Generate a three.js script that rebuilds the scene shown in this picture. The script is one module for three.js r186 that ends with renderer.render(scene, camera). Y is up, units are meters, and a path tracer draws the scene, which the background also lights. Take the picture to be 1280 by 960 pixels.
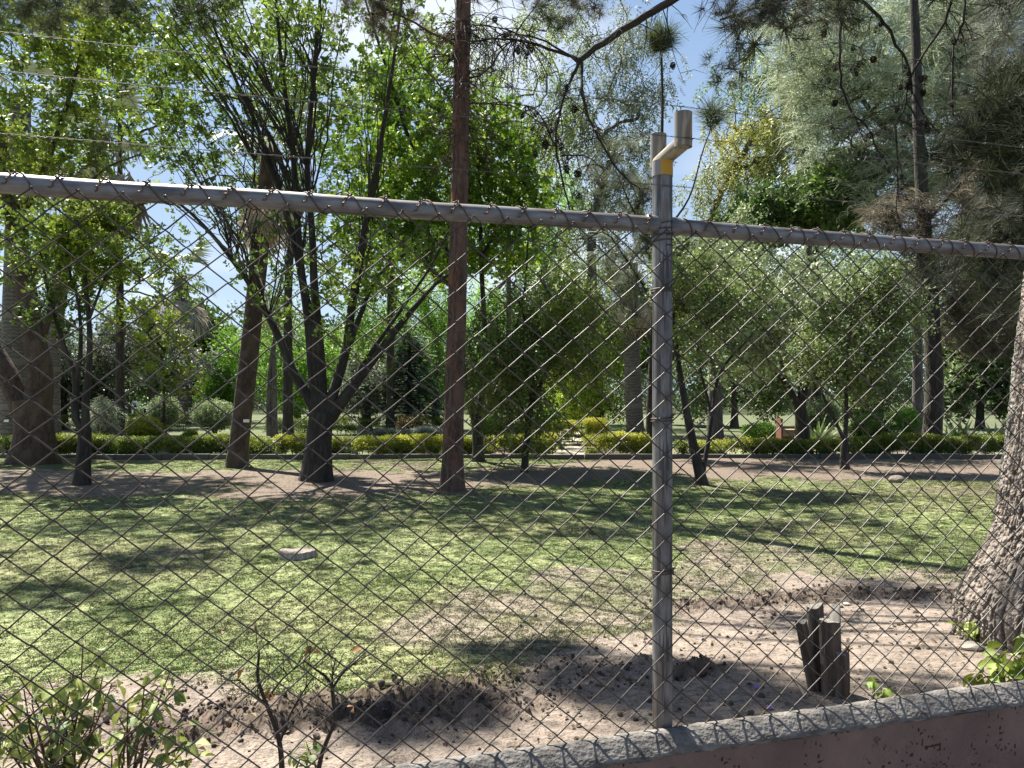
import * as THREE from 'three';

/* ------------------------------------------------------------------ camera, sky, sun, exposure */
const scene = new THREE.Scene();
const FPX = 963, EYE = 1.25, HOR = 492;
const camera = new THREE.PerspectiveCamera(2 * Math.atan(480 / FPX) * 180 / Math.PI, 4 / 3, 0.05, 900);
camera.position.set(0, EYE, 0);
camera.lookAt(0, EYE, -10);
camera.setViewOffset(1280, 960, 0, 480 - HOR, 1280, 960);

const EXPOSURE = 3.5, SUN_I = 5.0, SKY_I = 0.22;
const SUN_AZ = 40 * Math.PI / 180, SUN_EL = 58 * Math.PI / 180;          // to the left of straight ahead, behind the trees
const sunDir = new THREE.Vector3(-Math.sin(SUN_AZ) * Math.cos(SUN_EL), Math.sin(SUN_EL), -Math.cos(SUN_AZ) * Math.cos(SUN_EL));
const sun = new THREE.DirectionalLight(new THREE.Color().setRGB(1.0, 0.95, 0.85), SUN_I);
sun.target.position.set(0, 0, -8); sun.position.copy(sunDir).multiplyScalar(60).add(sun.target.position);
sun.castShadow = true; sun.shadow.mapSize.set(4096, 4096);
Object.assign(sun.shadow.camera, { left: -40, right: 40, top: 40, bottom: -40, near: 1, far: 160 });
scene.add(sun); scene.add(sun.target);

const renderer = new THREE.WebGLRenderer({ antialias: true });
renderer.toneMapping = THREE.LinearToneMapping;
renderer.toneMappingExposure = EXPOSURE;
renderer.shadowMap.enabled = true;

/* ------------------------------------------------------------------ noise and random */
function RNG(seed) { let a = seed >>> 0; return () => { a = (a + 0x6d2b79f5) | 0; let t = Math.imul(a ^ (a >>> 15), 1 | a); t = (t + Math.imul(t ^ (t >>> 7), 61 | t)) ^ t; return ((t ^ (t >>> 14)) >>> 0) / 4294967296; }; }
function hash3(x, y, z) { let h = Math.imul(x | 0, 374761393) ^ Math.imul(y | 0, 668265263) ^ Math.imul(z | 0, 2147483647 - 40503); h = Math.imul(h ^ (h >>> 13), 1274126177); h ^= h >>> 16; return (h >>> 0) / 4294967296; }
const sm = (t) => t * t * (3 - 2 * t);
function vn(x, y, z = 0, per = 0) {
  const xi = Math.floor(x), yi = Math.floor(y), zi = Math.floor(z), fx = sm(x - xi), fy = sm(y - yi), fz = sm(z - zi);
  const w = per ? (v) => ((v % per) + per) % per : (v) => v, h = (a, b, c) => hash3(w(xi + a), w(yi + b), zi + c);
  const l = (a, b, t) => a + (b - a) * t;
  const p = l(l(h(0, 0, 0), h(1, 0, 0), fx), l(h(0, 1, 0), h(1, 1, 0), fx), fy);
  if (fz === 0) return p;
  return l(p, l(l(h(0, 0, 1), h(1, 0, 1), fx), l(h(0, 1, 1), h(1, 1, 1), fx), fy), fz);
}
function fbm(x, y, z = 0, o = 4, per = 0) { let s = 0, a = 0.5, f = 1, n = 0; for (let i = 0; i < o; i++) { s += a * vn(x * f, y * f, z * f + i * 7.3 * (z ? 1 : 0), per ? per * f : 0); n += a; a *= 0.5; f *= 2; } return s / n; }
function vor(u, v, per) { let a = 9, b = 9; const iu = Math.floor(u), iv = Math.floor(v); for (let i = -1; i <= 1; i++) for (let j = -1; j <= 1; j++) { const cu = iu + i, w = ((cu % per) + per) % per, dx = cu + hash3(w, iv + j, 3) - u, dy = iv + j + hash3(w, iv + j, 8) - v, d = Math.hypot(dx, dy); if (d < a) { b = a; a = d; } else if (d < b) b = d; } return b - a; }
const clamp = (x, a = 0, b = 1) => Math.min(b, Math.max(a, x)), ss = (a, b, x) => sm(clamp((x - a) / (b - a))), lerp = (a, b, t) => a + (b - a) * t;
const V = (x, y, z) => new THREE.Vector3(x, y, z);
const C = (r, g, b) => new THREE.Color().setRGB(r, g, b);

/* ------------------------------------------------------------------ the sky */
{
  const W = 1024, H = 512, data = new Float32Array(W * H * 4);
  for (let r = 0; r < H; r++) {
    const up = ((r + 0.5) / H - 0.5) * Math.PI, y = Math.sin(up);
    for (let c = 0; c < W; c++) {
      const az = ((c + 0.5) / W - 0.5) * 2 * Math.PI, x = Math.cos(az) * Math.cos(up), z = Math.sin(az) * Math.cos(up), i = (r * W + c) * 4;
      let col;
      if (y < -0.02) col = [0.16, 0.15, 0.12];
      else {
        const t = Math.pow(clamp(y), 0.56), glow = Math.pow(clamp((x * sunDir.x + y * sunDir.y + z * sunDir.z) * 0.5 + 0.5), 6);
        const a = [lerp(1.05, 0.04, t), lerp(1.32, 0.2, t), lerp(1.55, 0.62, t)];
        const k = 1 / (Math.max(y, 0) + 0.22), cl = fbm(x * k * 1.5 + 11.3, z * k * 1.5 + 4.1, 0, 6), cov = ss(0.54, 0.76, cl) * 0.6;
        const w = [1.5, 1.53, 1.58];
        col = a.map((v, j) => lerp(v * (1 + 0.35 * glow), w[j] * (1 + 0.3 * glow), cov));
      }
      data[i] = col[0] * SKY_I; data[i + 1] = col[1] * SKY_I; data[i + 2] = col[2] * SKY_I; data[i + 3] = 1;
    }
  }
  const t = new THREE.DataTexture(data, W, H, THREE.RGBAFormat, THREE.FloatType);
  t.mapping = THREE.EquirectangularReflectionMapping; t.magFilter = THREE.LinearFilter; t.needsUpdate = true;
  scene.background = t; scene.environment = t;
}

/* ------------------------------------------------------------------ placing: pixels of the photograph to metres */
const P = (px, py, d) => V((px - 640) / FPX * d, EYE + (HOR - py) / FPX * d, -d);
const FX = 0.407, FZ = -2.0, CT = 0.961, ST = 0.276;                      // fence line: a point on it and its direction
const toTN = (x, z) => [CT * (x - FX) - ST * (z - FZ), -ST * (x - FX) - CT * (z - FZ)];
const fromTN = (t, n) => [FX + CT * t - ST * n, FZ - ST * t - CT * n];
const pxTN = (px, py, h = 0.08) => { const d = (EYE - h) * FPX / (py - HOR); return toTN((px - 640) / FPX * d, -d); };
const dirtEdge = [[-60, 850], [60, 872], [200, 880], [330, 850], [450, 846], [560, 842], [640, 800], [700, 762], [780, 738], [850, 712], [1000, 704], [1100, 706], [1200, 708], [1300, 705], [1420, 700]].map(([a, b]) => pxTN(a, b));
function poly(list, t) { if (t <= list[0][0]) return list[0][1]; for (let i = 1; i < list.length; i++) if (t < list[i][0]) { const a = list[i - 1], b = list[i]; return lerp(a[1], b[1], (t - a[0]) / (b[0] - a[0])); } return list[list.length - 1][1]; }
dirtEdge.sort((a, b) => a[0] - b[0]);
const soilA = [[-40, 915], [60, 905], [160, 900], [280, 905], [400, 895], [480, 885], [560, 882], [620, 868], [700, 850], [800, 826], [870, 832]].map(([a, b]) => pxTN(a, b, 0.16));
const soilB = [[840, 742], [940, 735], [1050, 730], [1130, 738], [1210, 742], [1300, 745]].map(([a, b]) => pxTN(a, b));
function distLine(L, t, n) { let m = 9; for (let i = 1; i < L.length; i++) { const [ax, ay] = L[i - 1], [bx, by] = L[i], dx = bx - ax, dy = by - ay, k = clamp(((t - ax) * dx + (n - ay) * dy) / (dx * dx + dy * dy)); m = Math.min(m, Math.hypot(t - ax - dx * k, n - ay - dy * k)); } return m; }
function soil(t, n) {                                                     // turned, crumbly soil
  if (n > 5) return 0;
  const w = (fbm(t * 2.2 + 5, n * 2.2 + 9, 0, 3) - 0.5) * 0.5;
  return Math.max((0.3 + 0.7 * ss(0.36, 0.54, fbm(t * 2.6 + 31, n * 3.4 + 4, 0, 3))) * ss(0.36, 0.08, distLine(soilA, t, n) + w * 1.4), 0.8 * ss(0.22, 0.04, distLine(soilB, t, n) + w * 0.5));
}
function bare(x, z, t, n) {                                               // 0 turf .. 1 bare earth
  const w = (fbm(x * 1.3 + 3, z * 1.3, 0, 4) - 0.5), w2 = fbm(x * 0.5 + 20, z * 0.5 + 7, 0, 3) - 0.5;
  let b = ss(0.3, -0.45, n - poly(dirtEdge, t) + w * 1.7);
  const zn = -z, side = ss(-1, 2.5, x), lo = lerp(9.4, 11.3, side), hi = lerp(12.6, 15.2, side);
  b = Math.max(b, 0.95 * ss(lo - 0.7, lo + 0.5, zn + w * 1.8) * ss(hi + 0.6, hi - 0.6, zn + w * 1.8) * ss(-0.32, -0.02, w2 + w * 0.6 + 0.12));
  b = Math.max(b, 0.55 * ss(0.15, 0.26, w2 + w * 0.35) * ss(3, 4, zn));
  if (zn > 15.2) b = Math.max(b, ss(-0.1, 0.1, w2 + 0.02));
  return clamp(b);
}
function gh(x, z, fine = true) {
  const [t, n] = toTN(x, z);
  let h = 0.2 * ss(2.6, 0.15, n) + (vn(x * 0.8, z * 0.8) - 0.5) * 0.05 * ss(0, 2, n);
  if (fine && n < 5 && n > -0.2 && Math.abs(t) < 6) {
    const s = soil(t, n);
    h += (fbm(x * 9, z * 9, 0, 3) - 0.5) * 0.035 * (0.35 + s) + s * (0.012 + (Math.abs(fbm(x * 11 + 3, z * 11, 0, 4) - 0.5) * -0.3 + 0.03) + (vn(x * 38, z * 38) - 0.5) * 0.03);
  }
  return h;
}
function onGround(px, py) {                                               // where the ray through that pixel meets the ground
  const k = (py - HOR) / FPX;
  for (let d = 1.9; d < 200; d *= 1.004) { const x = (px - 640) / FPX * d; if (EYE - k * d <= gh(x, -d)) return V(x, gh(x, -d), -d); }
  return V((px - 640) / FPX * 60, 0, -60);
}

/* ------------------------------------------------------------------ names, tags, mesh builders */
const used = new Map();
function numbered(n) { const k = used.get(n) || 0; used.set(n, k + 1); return k ? n + '_' + String(k).padStart(3, '0') : n; }
function thing(name, label, category, pos = [0, 0, 0], group) {
  const g = new THREE.Group(); g.name = numbered(name); g.position.set(...(pos.isVector3 ? pos.toArray() : pos)); g.userData = { label, category };
  if (group) g.userData.group = group;
  scene.add(g); return g;
}
function part(name, geo, mat, parent, stuff) {
  const m = new THREE.Mesh(geo, mat); m.name = name; m.castShadow = m.receiveShadow = true;
  if (stuff) m.userData.kind = 'stuff';
  if (parent) parent.add(m);
  return m;
}
function struct(name, geo, mat) { const m = part(name, geo, mat, scene); m.userData.kind = 'structure'; return m; }
function one(name, label, category, geo, mat, pos, group) { const m = part(numbered(name), geo, mat, scene); if (pos) m.position.copy(pos); m.userData = { label, category }; if (group) m.userData.group = group; return m; }

class MB {
  constructor() { this.p = []; this.n = []; this.u = []; this.c = []; this.i = []; this.useC = false; }
  get count() { return this.p.length / 3; }
  v(p, n, u, v, c) { this.p.push(p.x, p.y, p.z); this.n.push(n.x, n.y, n.z); this.u.push(u, v); if (c) { this.useC = true; this.c.push(c[0], c[1], c[2]); } return this.count - 1; }
  tri(a, b, c) { this.i.push(a, b, c); }
  face(pts, col) {                                                         // flat polygon fan
    const n = V(0, 0, 0).crossVectors(pts[1].clone().sub(pts[0]), pts[pts.length - 1].clone().sub(pts[0])).normalize(), b = this.count;
    pts.forEach((p) => this.v(p, n, p.x + p.z, p.y, col));
    for (let k = 1; k < pts.length - 1; k++) this.tri(b, b + k, b + k + 1);
  }
  tube(pts, radii, sides = 6, { tile = 0.4, rough = 0, seed = 0, cap = true, vTile = 1 } = {}) {
    const N = pts.length; if (N < 2) return;
    const T = pts.map((p, i) => pts[Math.min(N - 1, i + 1)].clone().sub(pts[Math.max(0, i - 1)]).normalize());
    let a = Math.abs(T[0].y) > 0.9 ? V(1, 0, 0) : V(0, 1, 0); a.cross(T[0]).normalize();
    let b0 = this.count, len = 0; const reps = Math.max(1, Math.round(2 * Math.PI * radii[0] / tile));
    for (let i = 0; i < N; i++) {
      if (i) len += pts[i].distanceTo(pts[i - 1]);
      a.addScaledVector(T[i], -a.dot(T[i])).normalize(); const b = V(0, 0, 0).crossVectors(T[i], a);
      for (let s = 0; s <= sides; s++) {
        const th = (s % sides) / sides * 2 * Math.PI, nn = a.clone().multiplyScalar(Math.cos(th)).addScaledVector(b, Math.sin(th));
        let r = radii[i]; if (rough) r *= 1 + rough * (fbm(Math.cos(th) * 1.6 + seed, Math.sin(th) * 1.6, len * 2.2 + 0.31, 3) - 0.5) * 2;
        this.v(pts[i].clone().addScaledVector(nn, r), nn, s / sides * reps, len / vTile);
      }
    }
    for (let i = 0; i < N - 1; i++) for (let s = 0; s < sides; s++) { const q = b0 + i * (sides + 1) + s, w = q + sides + 1; this.tri(q, q + 1, w); this.tri(q + 1, w + 1, w); }
    if (cap) for (const e of [0, N - 1]) { const m = this.v(pts[e], T[e].clone().multiplyScalar(e ? 1 : -1), 0.5, 0.5), q = b0 + e * (sides + 1); for (let s = 0; s < sides; s++) e ? this.tri(m, q + s, q + s + 1) : this.tri(m, q + s + 1, q + s); }
  }
  box(x0, y0, z0, x1, y1, z1) {
    const c = (x, y, z) => V(x, y, z), A = [c(x0, y0, z0), c(x1, y0, z0), c(x1, y1, z0), c(x0, y1, z0), c(x0, y0, z1), c(x1, y0, z1), c(x1, y1, z1), c(x0, y1, z1)];
    for (const f of [[0, 3, 2, 1], [4, 5, 6, 7], [0, 1, 5, 4], [3, 7, 6, 2], [0, 4, 7, 3], [1, 2, 6, 5]]) this.face(f.map((k) => A[k]));
  }
  geo(recompute) {
    const g = new THREE.BufferGeometry();
    g.setAttribute('position', new THREE.Float32BufferAttribute(this.p, 3)); g.setAttribute('normal', new THREE.Float32BufferAttribute(this.n, 3)); g.setAttribute('uv', new THREE.Float32BufferAttribute(this.u, 2));
    if (this.useC) g.setAttribute('color', new THREE.Float32BufferAttribute(this.c, 3));
    g.setIndex(this.i); if (recompute) g.computeVertexNormals(); return g;
  }
}
function resample(pts, step) { const c = new THREE.CatmullRomCurve3(pts, false, 'centripetal'), L = c.getLength(), n = Math.max(2, Math.ceil(L / step)); return c.getSpacedPoints(n); }

/* ------------------------------------------------------------------ textures and materials */
function tex(n, f, srgb = true, rep = [1, 1]) {
  const d = new Uint8Array(n * n * 4);
  for (let y = 0; y < n; y++) for (let x = 0; x < n; x++) { const c = f(x / n, y / n), i = (y * n + x) * 4; for (let k = 0; k < 3; k++) { let v = clamp(c[k]); if (srgb) v = v <= 0.0031308 ? v * 12.92 : 1.055 * Math.pow(v, 1 / 2.4) - 0.055; d[i + k] = v * 255; } d[i + 3] = 255; }
  const t = new THREE.DataTexture(d, n, n); t.wrapS = t.wrapT = THREE.RepeatWrapping; t.magFilter = THREE.LinearFilter; if (srgb) t.colorSpace = THREE.SRGBColorSpace; t.repeat.set(...rep); t.needsUpdate = true; return t;
}
const mix3 = (a, b, t) => [lerp(a[0], b[0], t), lerp(a[1], b[1], t), lerp(a[2], b[2], t)];
function barkMat(dark, light, { bump = 0.012, sx = 7, sy = 3, ring = false, n = 256, seed = 0, warm = null } = {}) {
  const hf = (u, v) => {
    if (ring) { const w = (fbm(u * 4, v * 8, 0, 3, 4) - 0.5) * 0.12; const s = Math.abs(((v + w) * 12) % 1 - 0.5) * 2; return clamp(0.25 + 0.6 * s + 0.4 * (fbm(u * 8 + seed, v * 16, 0, 3, 8) - 0.5)); }
    const wx = fbm(u * 4 + seed * 8, v * 4, 0, 2, 4) * 0.35, r = 1 - Math.abs(2 * vn((u + wx) * sx, v * sy, 0, 0) - 1);
    const a = 1 - Math.abs(2 * fbm(u * sx + wx * 3, v * sy + wx * 2, 0, 3, sx > sy ? 0 : 0) - 1);
    return clamp(0.15 + 1.1 * Math.pow(1 - a, 0.6) * 0.8 + 0.35 * (vn(u * 32, v * 32, 0, 32) - 0.5));
  };
  const edge = (f) => (u, v) => { const k = 0.12, blend = (g, x) => x > 1 - k ? [(x - (1 - k)) / k] : null; const bu = blend(0, u), bv = blend(0, v); let a = f(u, v); if (bu) a = lerp(a, f(u - 1, v), bu[0]); if (bv) { let b = f(u, v - 1); if (bu) b = lerp(b, f(u - 1, v - 1), bu[0]); a = lerp(a, b, bv[0]); } return a; };
  const H = edge(hf);
  const map = tex(n, (u, v) => { const h = H(u, v); let c = mix3(dark, light, clamp(h * 1.1)); if (warm) c = mix3(c, warm, ss(0.5, 0.75, fbm(u * 4 + 3, v * 4, 0, 3, 4))); return c; });
  const bm = tex(n, (u, v) => { const h = H(u, v); return [h, h, h]; }, false);
  return new THREE.MeshStandardMaterial({ map, bumpMap: bm, bumpScale: bump, roughness: 0.95 });
}
const std = (r, g, b, rough = 0.9, extra = {}) => new THREE.MeshStandardMaterial({ color: C(r, g, b), roughness: rough, ...extra });
const M = {
  pine: barkMat([0.025, 0.015, 0.011], [0.15, 0.088, 0.066], { bump: 0.02, sx: 5, sy: 2.2, seed: 1, warm: [0.17, 0.072, 0.045] }),
  dark: barkMat([0.009, 0.0075, 0.006], [0.06, 0.05, 0.04], { bump: 0.014, sx: 6, sy: 3, seed: 2 }),
  brown: barkMat([0.025, 0.017, 0.012], [0.105, 0.072, 0.052], { bump: 0.01, sx: 4, sy: 3, seed: 3 }),
  grey: barkMat([0.04, 0.035, 0.03], [0.15, 0.135, 0.12], { bump: 0.012, sx: 6, sy: 3, seed: 4 }),
  palm: barkMat([0.045, 0.04, 0.033], [0.16, 0.145, 0.125], { bump: 0.02, ring: true, seed: 5 }),
  hero: barkMat([0.16, 0.125, 0.1], [0.46, 0.4, 0.35], { bump: 0.006, sx: 9, sy: 5, seed: 6 }),
};
const leafM = (r, g, b, tr = 0.45, rough = 0.75) => new THREE.MeshPhysicalMaterial({ color: C(r, g, b), roughness: rough, transmission: tr, thickness: 0, side: THREE.DoubleSide, specularIntensity: 0.4 });
const LEAF = leafM(1, 1, 1, 0.56, 0.62), GLOSSY = leafM(1, 1, 1, 0.5, 0.48), NEEDLE = leafM(1, 1, 1, 0.45, 0.8);

/* ------------------------------------------------------------------ sprays of leaves (instanced in crowns) */
function leafTri(mb, base, dir, len, wid, side, fold = 0.25) {
  const d = dir.clone().normalize(), s = side.clone().addScaledVector(d, -side.dot(d)).normalize(), n = V(0, 0, 0).crossVectors(s, d).normalize();
  const m = base.clone().addScaledVector(d, len * 0.45), tip = base.clone().addScaledVector(d, len).addScaledVector(n, -len * 0.12), l = m.clone().addScaledVector(s, -wid / 2).addScaledVector(n, wid * fold), r = m.clone().addScaledVector(s, wid / 2).addScaledVector(n, wid * fold);
  const n1 = n.clone().addScaledVector(s, 0.4).normalize(), n2 = n.clone().addScaledVector(s, -0.4).normalize();
  let b = mb.count; mb.v(base, n1, 0, 0); mb.v(tip, n1, 0, 1); mb.v(l, n1, 0, 0.5); mb.tri(b, b + 1, b + 2);
  b = mb.count; mb.v(base, n2, 0, 0); mb.v(r, n2, 0, 0.5); mb.v(tip, n2, 0, 1); mb.tri(b, b + 1, b + 2);
}
function sprayGeo(kind, seed, s = 1) {
  const r = RNG(seed), mb = new MB(), rd = () => r() * 2 - 1;
  if (kind === 'broad') for (let i = 0; i < 9; i++) { const t = i / 9, a = i * 2.4 + rd() * 0.5; leafTri(mb, V(rd() * 0.02, t * 0.2 * s, rd() * 0.02), V(Math.cos(a), 0.35 + 0.5 * t + rd() * 0.4, Math.sin(a)), (0.075 + 0.03 * r()) * s, (0.055 + 0.02 * r()) * s, V(rd(), rd(), rd())); }
  if (kind === 'fine') for (let i = 0; i < 16; i++) { const t = i / 16, a = i * 2.4; leafTri(mb, V(0.06 * t * t * s, -t * 0.3 * s, 0), V(Math.cos(a), -0.7 + rd() * 0.4, Math.sin(a)), (0.05 + 0.025 * r()) * s, (0.018 + 0.008 * r()) * s, V(rd(), rd(), rd())); }
  if (kind === 'small') for (let i = 0; i < 14; i++) { const a = r() * 6.28; leafTri(mb, V(rd() * 0.09 * s, rd() * 0.09 * s, rd() * 0.09 * s), V(Math.cos(a), rd() * 0.8 + 0.1, Math.sin(a)), (0.045 + 0.02 * r()) * s, (0.028 + 0.012 * r()) * s, V(rd(), rd(), rd())); }
  if (kind === 'feather') for (let i = 0; i < 18; i++) {                    // thin drooping threads
    const a = r() * 6.28, w = 0.0075 * s, L = (0.22 + 0.18 * r()) * s; let p = V(rd() * 0.05, rd() * 0.05, rd() * 0.05), d = V(Math.cos(a), 0.5 + rd() * 0.4, Math.sin(a)).normalize(); const sd = V(rd(), rd(), rd()).normalize();
    for (let k = 0; k < 3; k++) { const q = p.clone().addScaledVector(d, L / 3), s1 = sd.clone().multiplyScalar(w * (1 - k * 0.25)), b = mb.count, n = V(0, 0, 0).crossVectors(sd, d).normalize(); mb.v(p.clone().sub(s1), n, 0, 0); mb.v(p.clone().add(s1), n, 1, 0); mb.v(q.clone().addScaledVector(s1, 0.7), n, 1, 1); mb.v(q.clone().addScaledVector(s1, -0.7), n, 0, 1); mb.tri(b, b + 1, b + 2); mb.tri(b, b + 2, b + 3); p = q; d.y -= 0.55; d.normalize(); }
  }
  if (kind === 'needle') for (let i = 0; i < 46; i++) { const t = r(), a = r() * 6.28, L = (0.12 + 0.06 * r()) * s, d = V(Math.cos(a), 0.25 + 0.9 * t + rd() * 0.15, Math.sin(a)).normalize(), sd = V(-Math.sin(a), 0, Math.cos(a)), p = V(0, t * 0.1 * s, 0), b = mb.count, n = V(0, 0, 0).crossVectors(sd, d); mb.v(p.clone().addScaledVector(sd, -0.0024 * s), n, 0, 0); mb.v(p.clone().addScaledVector(sd, 0.0024 * s), n, 1, 0); mb.v(p.clone().addScaledVector(d, L), n, 0.5, 1); mb.tri(b, b + 1, b + 2); }
  if (kind === 'fir') for (let i = 0; i < 40; i++) { const t = i / 40, sgn = i % 2 ? 1 : -1, L = 0.1 * s * (1 - 0.5 * t), b = mb.count, p = V(t * 0.4 * s, -0.06 * t * t * s, 0), d = V(0.6, rd() * 0.3, sgn).normalize(), n = V(0, 1, 0); mb.v(p.clone().add(V(-0.008 * s, 0, 0)), n, 0, 0); mb.v(p.clone().add(V(0.008 * s, 0, 0)), n, 1, 0); mb.v(p.clone().addScaledVector(d, L), n, 0.5, 1); mb.tri(b, b + 1, b + 2); }
  return mb.geo();
}
const SPRAY = {}; for (const [k, s] of [['broad', 11], ['fine', 12], ['small', 13], ['feather', 14], ['needle', 15], ['fir', 16]]) SPRAY[k] = sprayGeo(k, s);
const _m = new THREE.Matrix4(), _q = new THREE.Quaternion(), _e = new THREE.Euler();
function crown(name, kind, list, mat, parent, stuff = true) {               // list of {p, e:[x,y,z], s, c}
  const im = new THREE.InstancedMesh(typeof kind === 'string' ? SPRAY[kind] : kind, mat, list.length); im.name = name; im.castShadow = im.receiveShadow = true;
  list.forEach((o, i) => { _e.set(o.e[0], o.e[1], o.e[2], 'YXZ'); _q.setFromEuler(_e); _m.compose(o.p, _q, V(o.s, o.s * (o.sy || 1), o.s)); im.setMatrixAt(i, _m); im.setColorAt(i, o.c); });
  if (stuff) im.userData.kind = 'stuff';
  if (parent) parent.add(im); return im;
}

/* ------------------------------------------------------------------ trees: limbs drawn by hand, twigs grown to leaf clusters */
function inBall(r, hollow = 0) { for (;;) { const p = V(r() * 2 - 1, r() * 2 - 1, r() * 2 - 1), l = p.length(); if (l <= 1 && l >= hollow) return p; } }
function tree(o) {
  const r = RNG(o.seed), rd = () => r() * 2 - 1, base = o.base, g = thing(o.name, o.label, o.category || 'tree', base, o.group), L = (p) => p.clone().sub(base);
  const d0 = -base.z, pt = (q) => (q.isVector3 ? q.clone() : P(q[0], q[1], d0 + (q[2] || 0)));
  const nodes = [], mb = new MB(), add = (p, par, rad, fixed) => nodes.push({ p, par, rad, fixed, a: 0 }) - 1;
  for (const l of o.limbs) {
    const pts = resample(l.p.map(pt), o.step || 0.22), N = pts.length, radii = pts.map((_, i) => { const t = i / (N - 1); let rad = lerp(l.r[0], l.r[1], Math.pow(t, l.pow || 0.8)); if (l.flare) rad *= 1 + l.flare * Math.exp(-t * N * (o.step || 0.22) / 0.22); return rad; });
    if (l.wob) pts.forEach((p, i) => { if (i && i < N - 1) { p.x += rd() * l.wob; p.z += rd() * l.wob; p.y += rd() * l.wob * 0.5; } });
    mb.tube(pts.map(L), radii, l.sides || (l.r[0] > 0.08 ? 14 : 8), { rough: l.rough ?? 0.1, seed: o.seed + l.p.length, tile: o.tile || 0.45, vTile: 1 });
    let prev = -1; pts.forEach((p, i) => { const k = add(p, prev, radii[i], true); nodes[k].free = !(l.noTwig || i / N < (l.from || 0)); prev = k; });
  }
  const inst = [], cones = [], cl = [];
  for (const e of o.crown || []) { const c = pt([e[0], e[1], e[4] || 0]), k = -c.z / FPX, rz = e[5] || (e[2] + e[3]) / 2 * k; for (let i = 0; i < e[6]; i++) { const b = inBall(r, e[7] || 0); cl.push(V(c.x + b.x * e[2] * k, c.y + b.y * e[3] * k, c.z + b.z * rz)); } }
  const free0 = nodes.filter((n) => n.free);
  const near = cl.map((c) => [Math.min(...free0.map((n) => n.p.distanceToSquared(c))), c]).sort((a, b) => a[0] - b[0]);
  const twigs = [];
  for (const [, c] of near) {
    let bi = -1, bd = 1e9;
    for (let i = 0; i < nodes.length; i++) { const n = nodes[i]; if (!n.free) continue; const d = n.p.distanceTo(c), cost = d + (o.up ?? 0.5) * Math.max(0, n.p.y - c.y) - (o.droop || 0) * Math.max(0, c.y - n.p.y) * -1; if (cost < bd) { bd = cost; bi = i; } }
    const s = nodes[bi], len = s.p.distanceTo(c), n = Math.max(2, Math.ceil(len / 0.22)), mid = s.p.clone().lerp(c, 0.5).add(V(rd() * 0.16 * len, (o.arch ?? 0.1) * len + rd() * 0.08 * len, rd() * 0.16 * len));
    const pts = [s.p.clone()], idx = [bi]; let prev = bi;
    for (let i = 1; i <= n; i++) { const t = i / n, q = s.p.clone().multiplyScalar((1 - t) * (1 - t)).addScaledVector(mid, 2 * t * (1 - t)).addScaledVector(c, t * t); if (i < n) q.add(V(rd(), rd(), rd()).multiplyScalar(0.03)); prev = add(q, prev, 0, false); nodes[prev].free = true; pts.push(q); idx.push(prev); }
    twigs.push({ pts, idx, c });
  }
  for (let i = nodes.length - 1; i >= 0; i--) { const n = nodes[i]; if (n.fixed) continue; if (!n.a) n.a = Math.pow(o.tip || 0.0045, 2); n.rad = Math.sqrt(n.a) * 0.95; if (n.par >= 0) nodes[n.par].a += n.a; }
  const pal = o.leaf.colors;
  for (const t of twigs) {
    const rad = t.idx.map((k, i) => (i ? nodes[k].rad : Math.min(nodes[k].rad, nodes[t.idx[1]].rad * 1.15)));
    mb.tube(t.pts.map(L), rad, rad[0] > 0.03 ? 7 : 4, { tile: 0.45, cap: false });
    const tone = vn(t.c.x * 0.9 + o.seed, t.c.y * 0.9, t.c.z * 0.9), nS = Math.round(o.leaf.n * (tone > 0.62 ? 1.25 : tone < 0.38 ? 0.5 : 0.85) * (0.6 + 0.8 * r()));
    for (let i = 0; i < nS; i++) {
      const along = r() < (o.leaf.along ?? 0.35), p = along ? t.pts[Math.max(1, Math.floor(r() * t.pts.length))].clone() : t.c.clone(); p.add(inBall(r).multiplyScalar(along ? o.leaf.R * 0.4 : o.leaf.R));
      const u = clamp(tone + rd() * 0.3) * (pal.length - 1), a = pal[Math.floor(u)], b = pal[Math.min(pal.length - 1, Math.floor(u) + 1)], cc = mix3(a, b, u % 1), jit = 0.55 + 0.8 * r();
      inst.push({ p: L(p), e: [rd() * (o.leaf.tilt ?? 1.0), r() * 6.28, rd() * (o.leaf.tilt ?? 1.0)], s: o.leaf.s * (0.55 + 0.75 * r()), c: C(cc[0] * jit, cc[1] * jit, cc[2] * jit) });
    }
  }
  if (o.extra) o.extra({ mb, L, pt, r, rd, g, inst });
  part('trunk', mb.geo(), o.bark, g);
  if (inst.length) crown('crown', o.leaf.kind, inst, o.leaf.mat || LEAF, g);
  return g;
}
const LIME = [[0.11, 0.16, 0.02], [0.24, 0.32, 0.03], [0.44, 0.5, 0.06]], DARKG = [[0.05, 0.085, 0.022], [0.085, 0.15, 0.032], [0.18, 0.27, 0.055]], OLIVE = [[0.055, 0.075, 0.03], [0.1, 0.125, 0.045], [0.17, 0.19, 0.075]], PALE = [[0.17, 0.22, 0.11], [0.28, 0.35, 0.17], [0.44, 0.5, 0.27]], GREY = [[0.12, 0.15, 0.105], [0.21, 0.25, 0.17], [0.34, 0.37, 0.26]], YELL = [[0.13, 0.16, 0.02], [0.22, 0.24, 0.03], [0.32, 0.3, 0.04]], BRIGHT = [[0.12, 0.24, 0.035], [0.22, 0.39, 0.05], [0.34, 0.52, 0.09]], DRY = [[0.1, 0.07, 0.045], [0.17, 0.12, 0.08], [0.22, 0.17, 0.11]], DIMG = [[0.05, 0.068, 0.045], [0.09, 0.115, 0.07], [0.17, 0.2, 0.125]];

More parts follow.
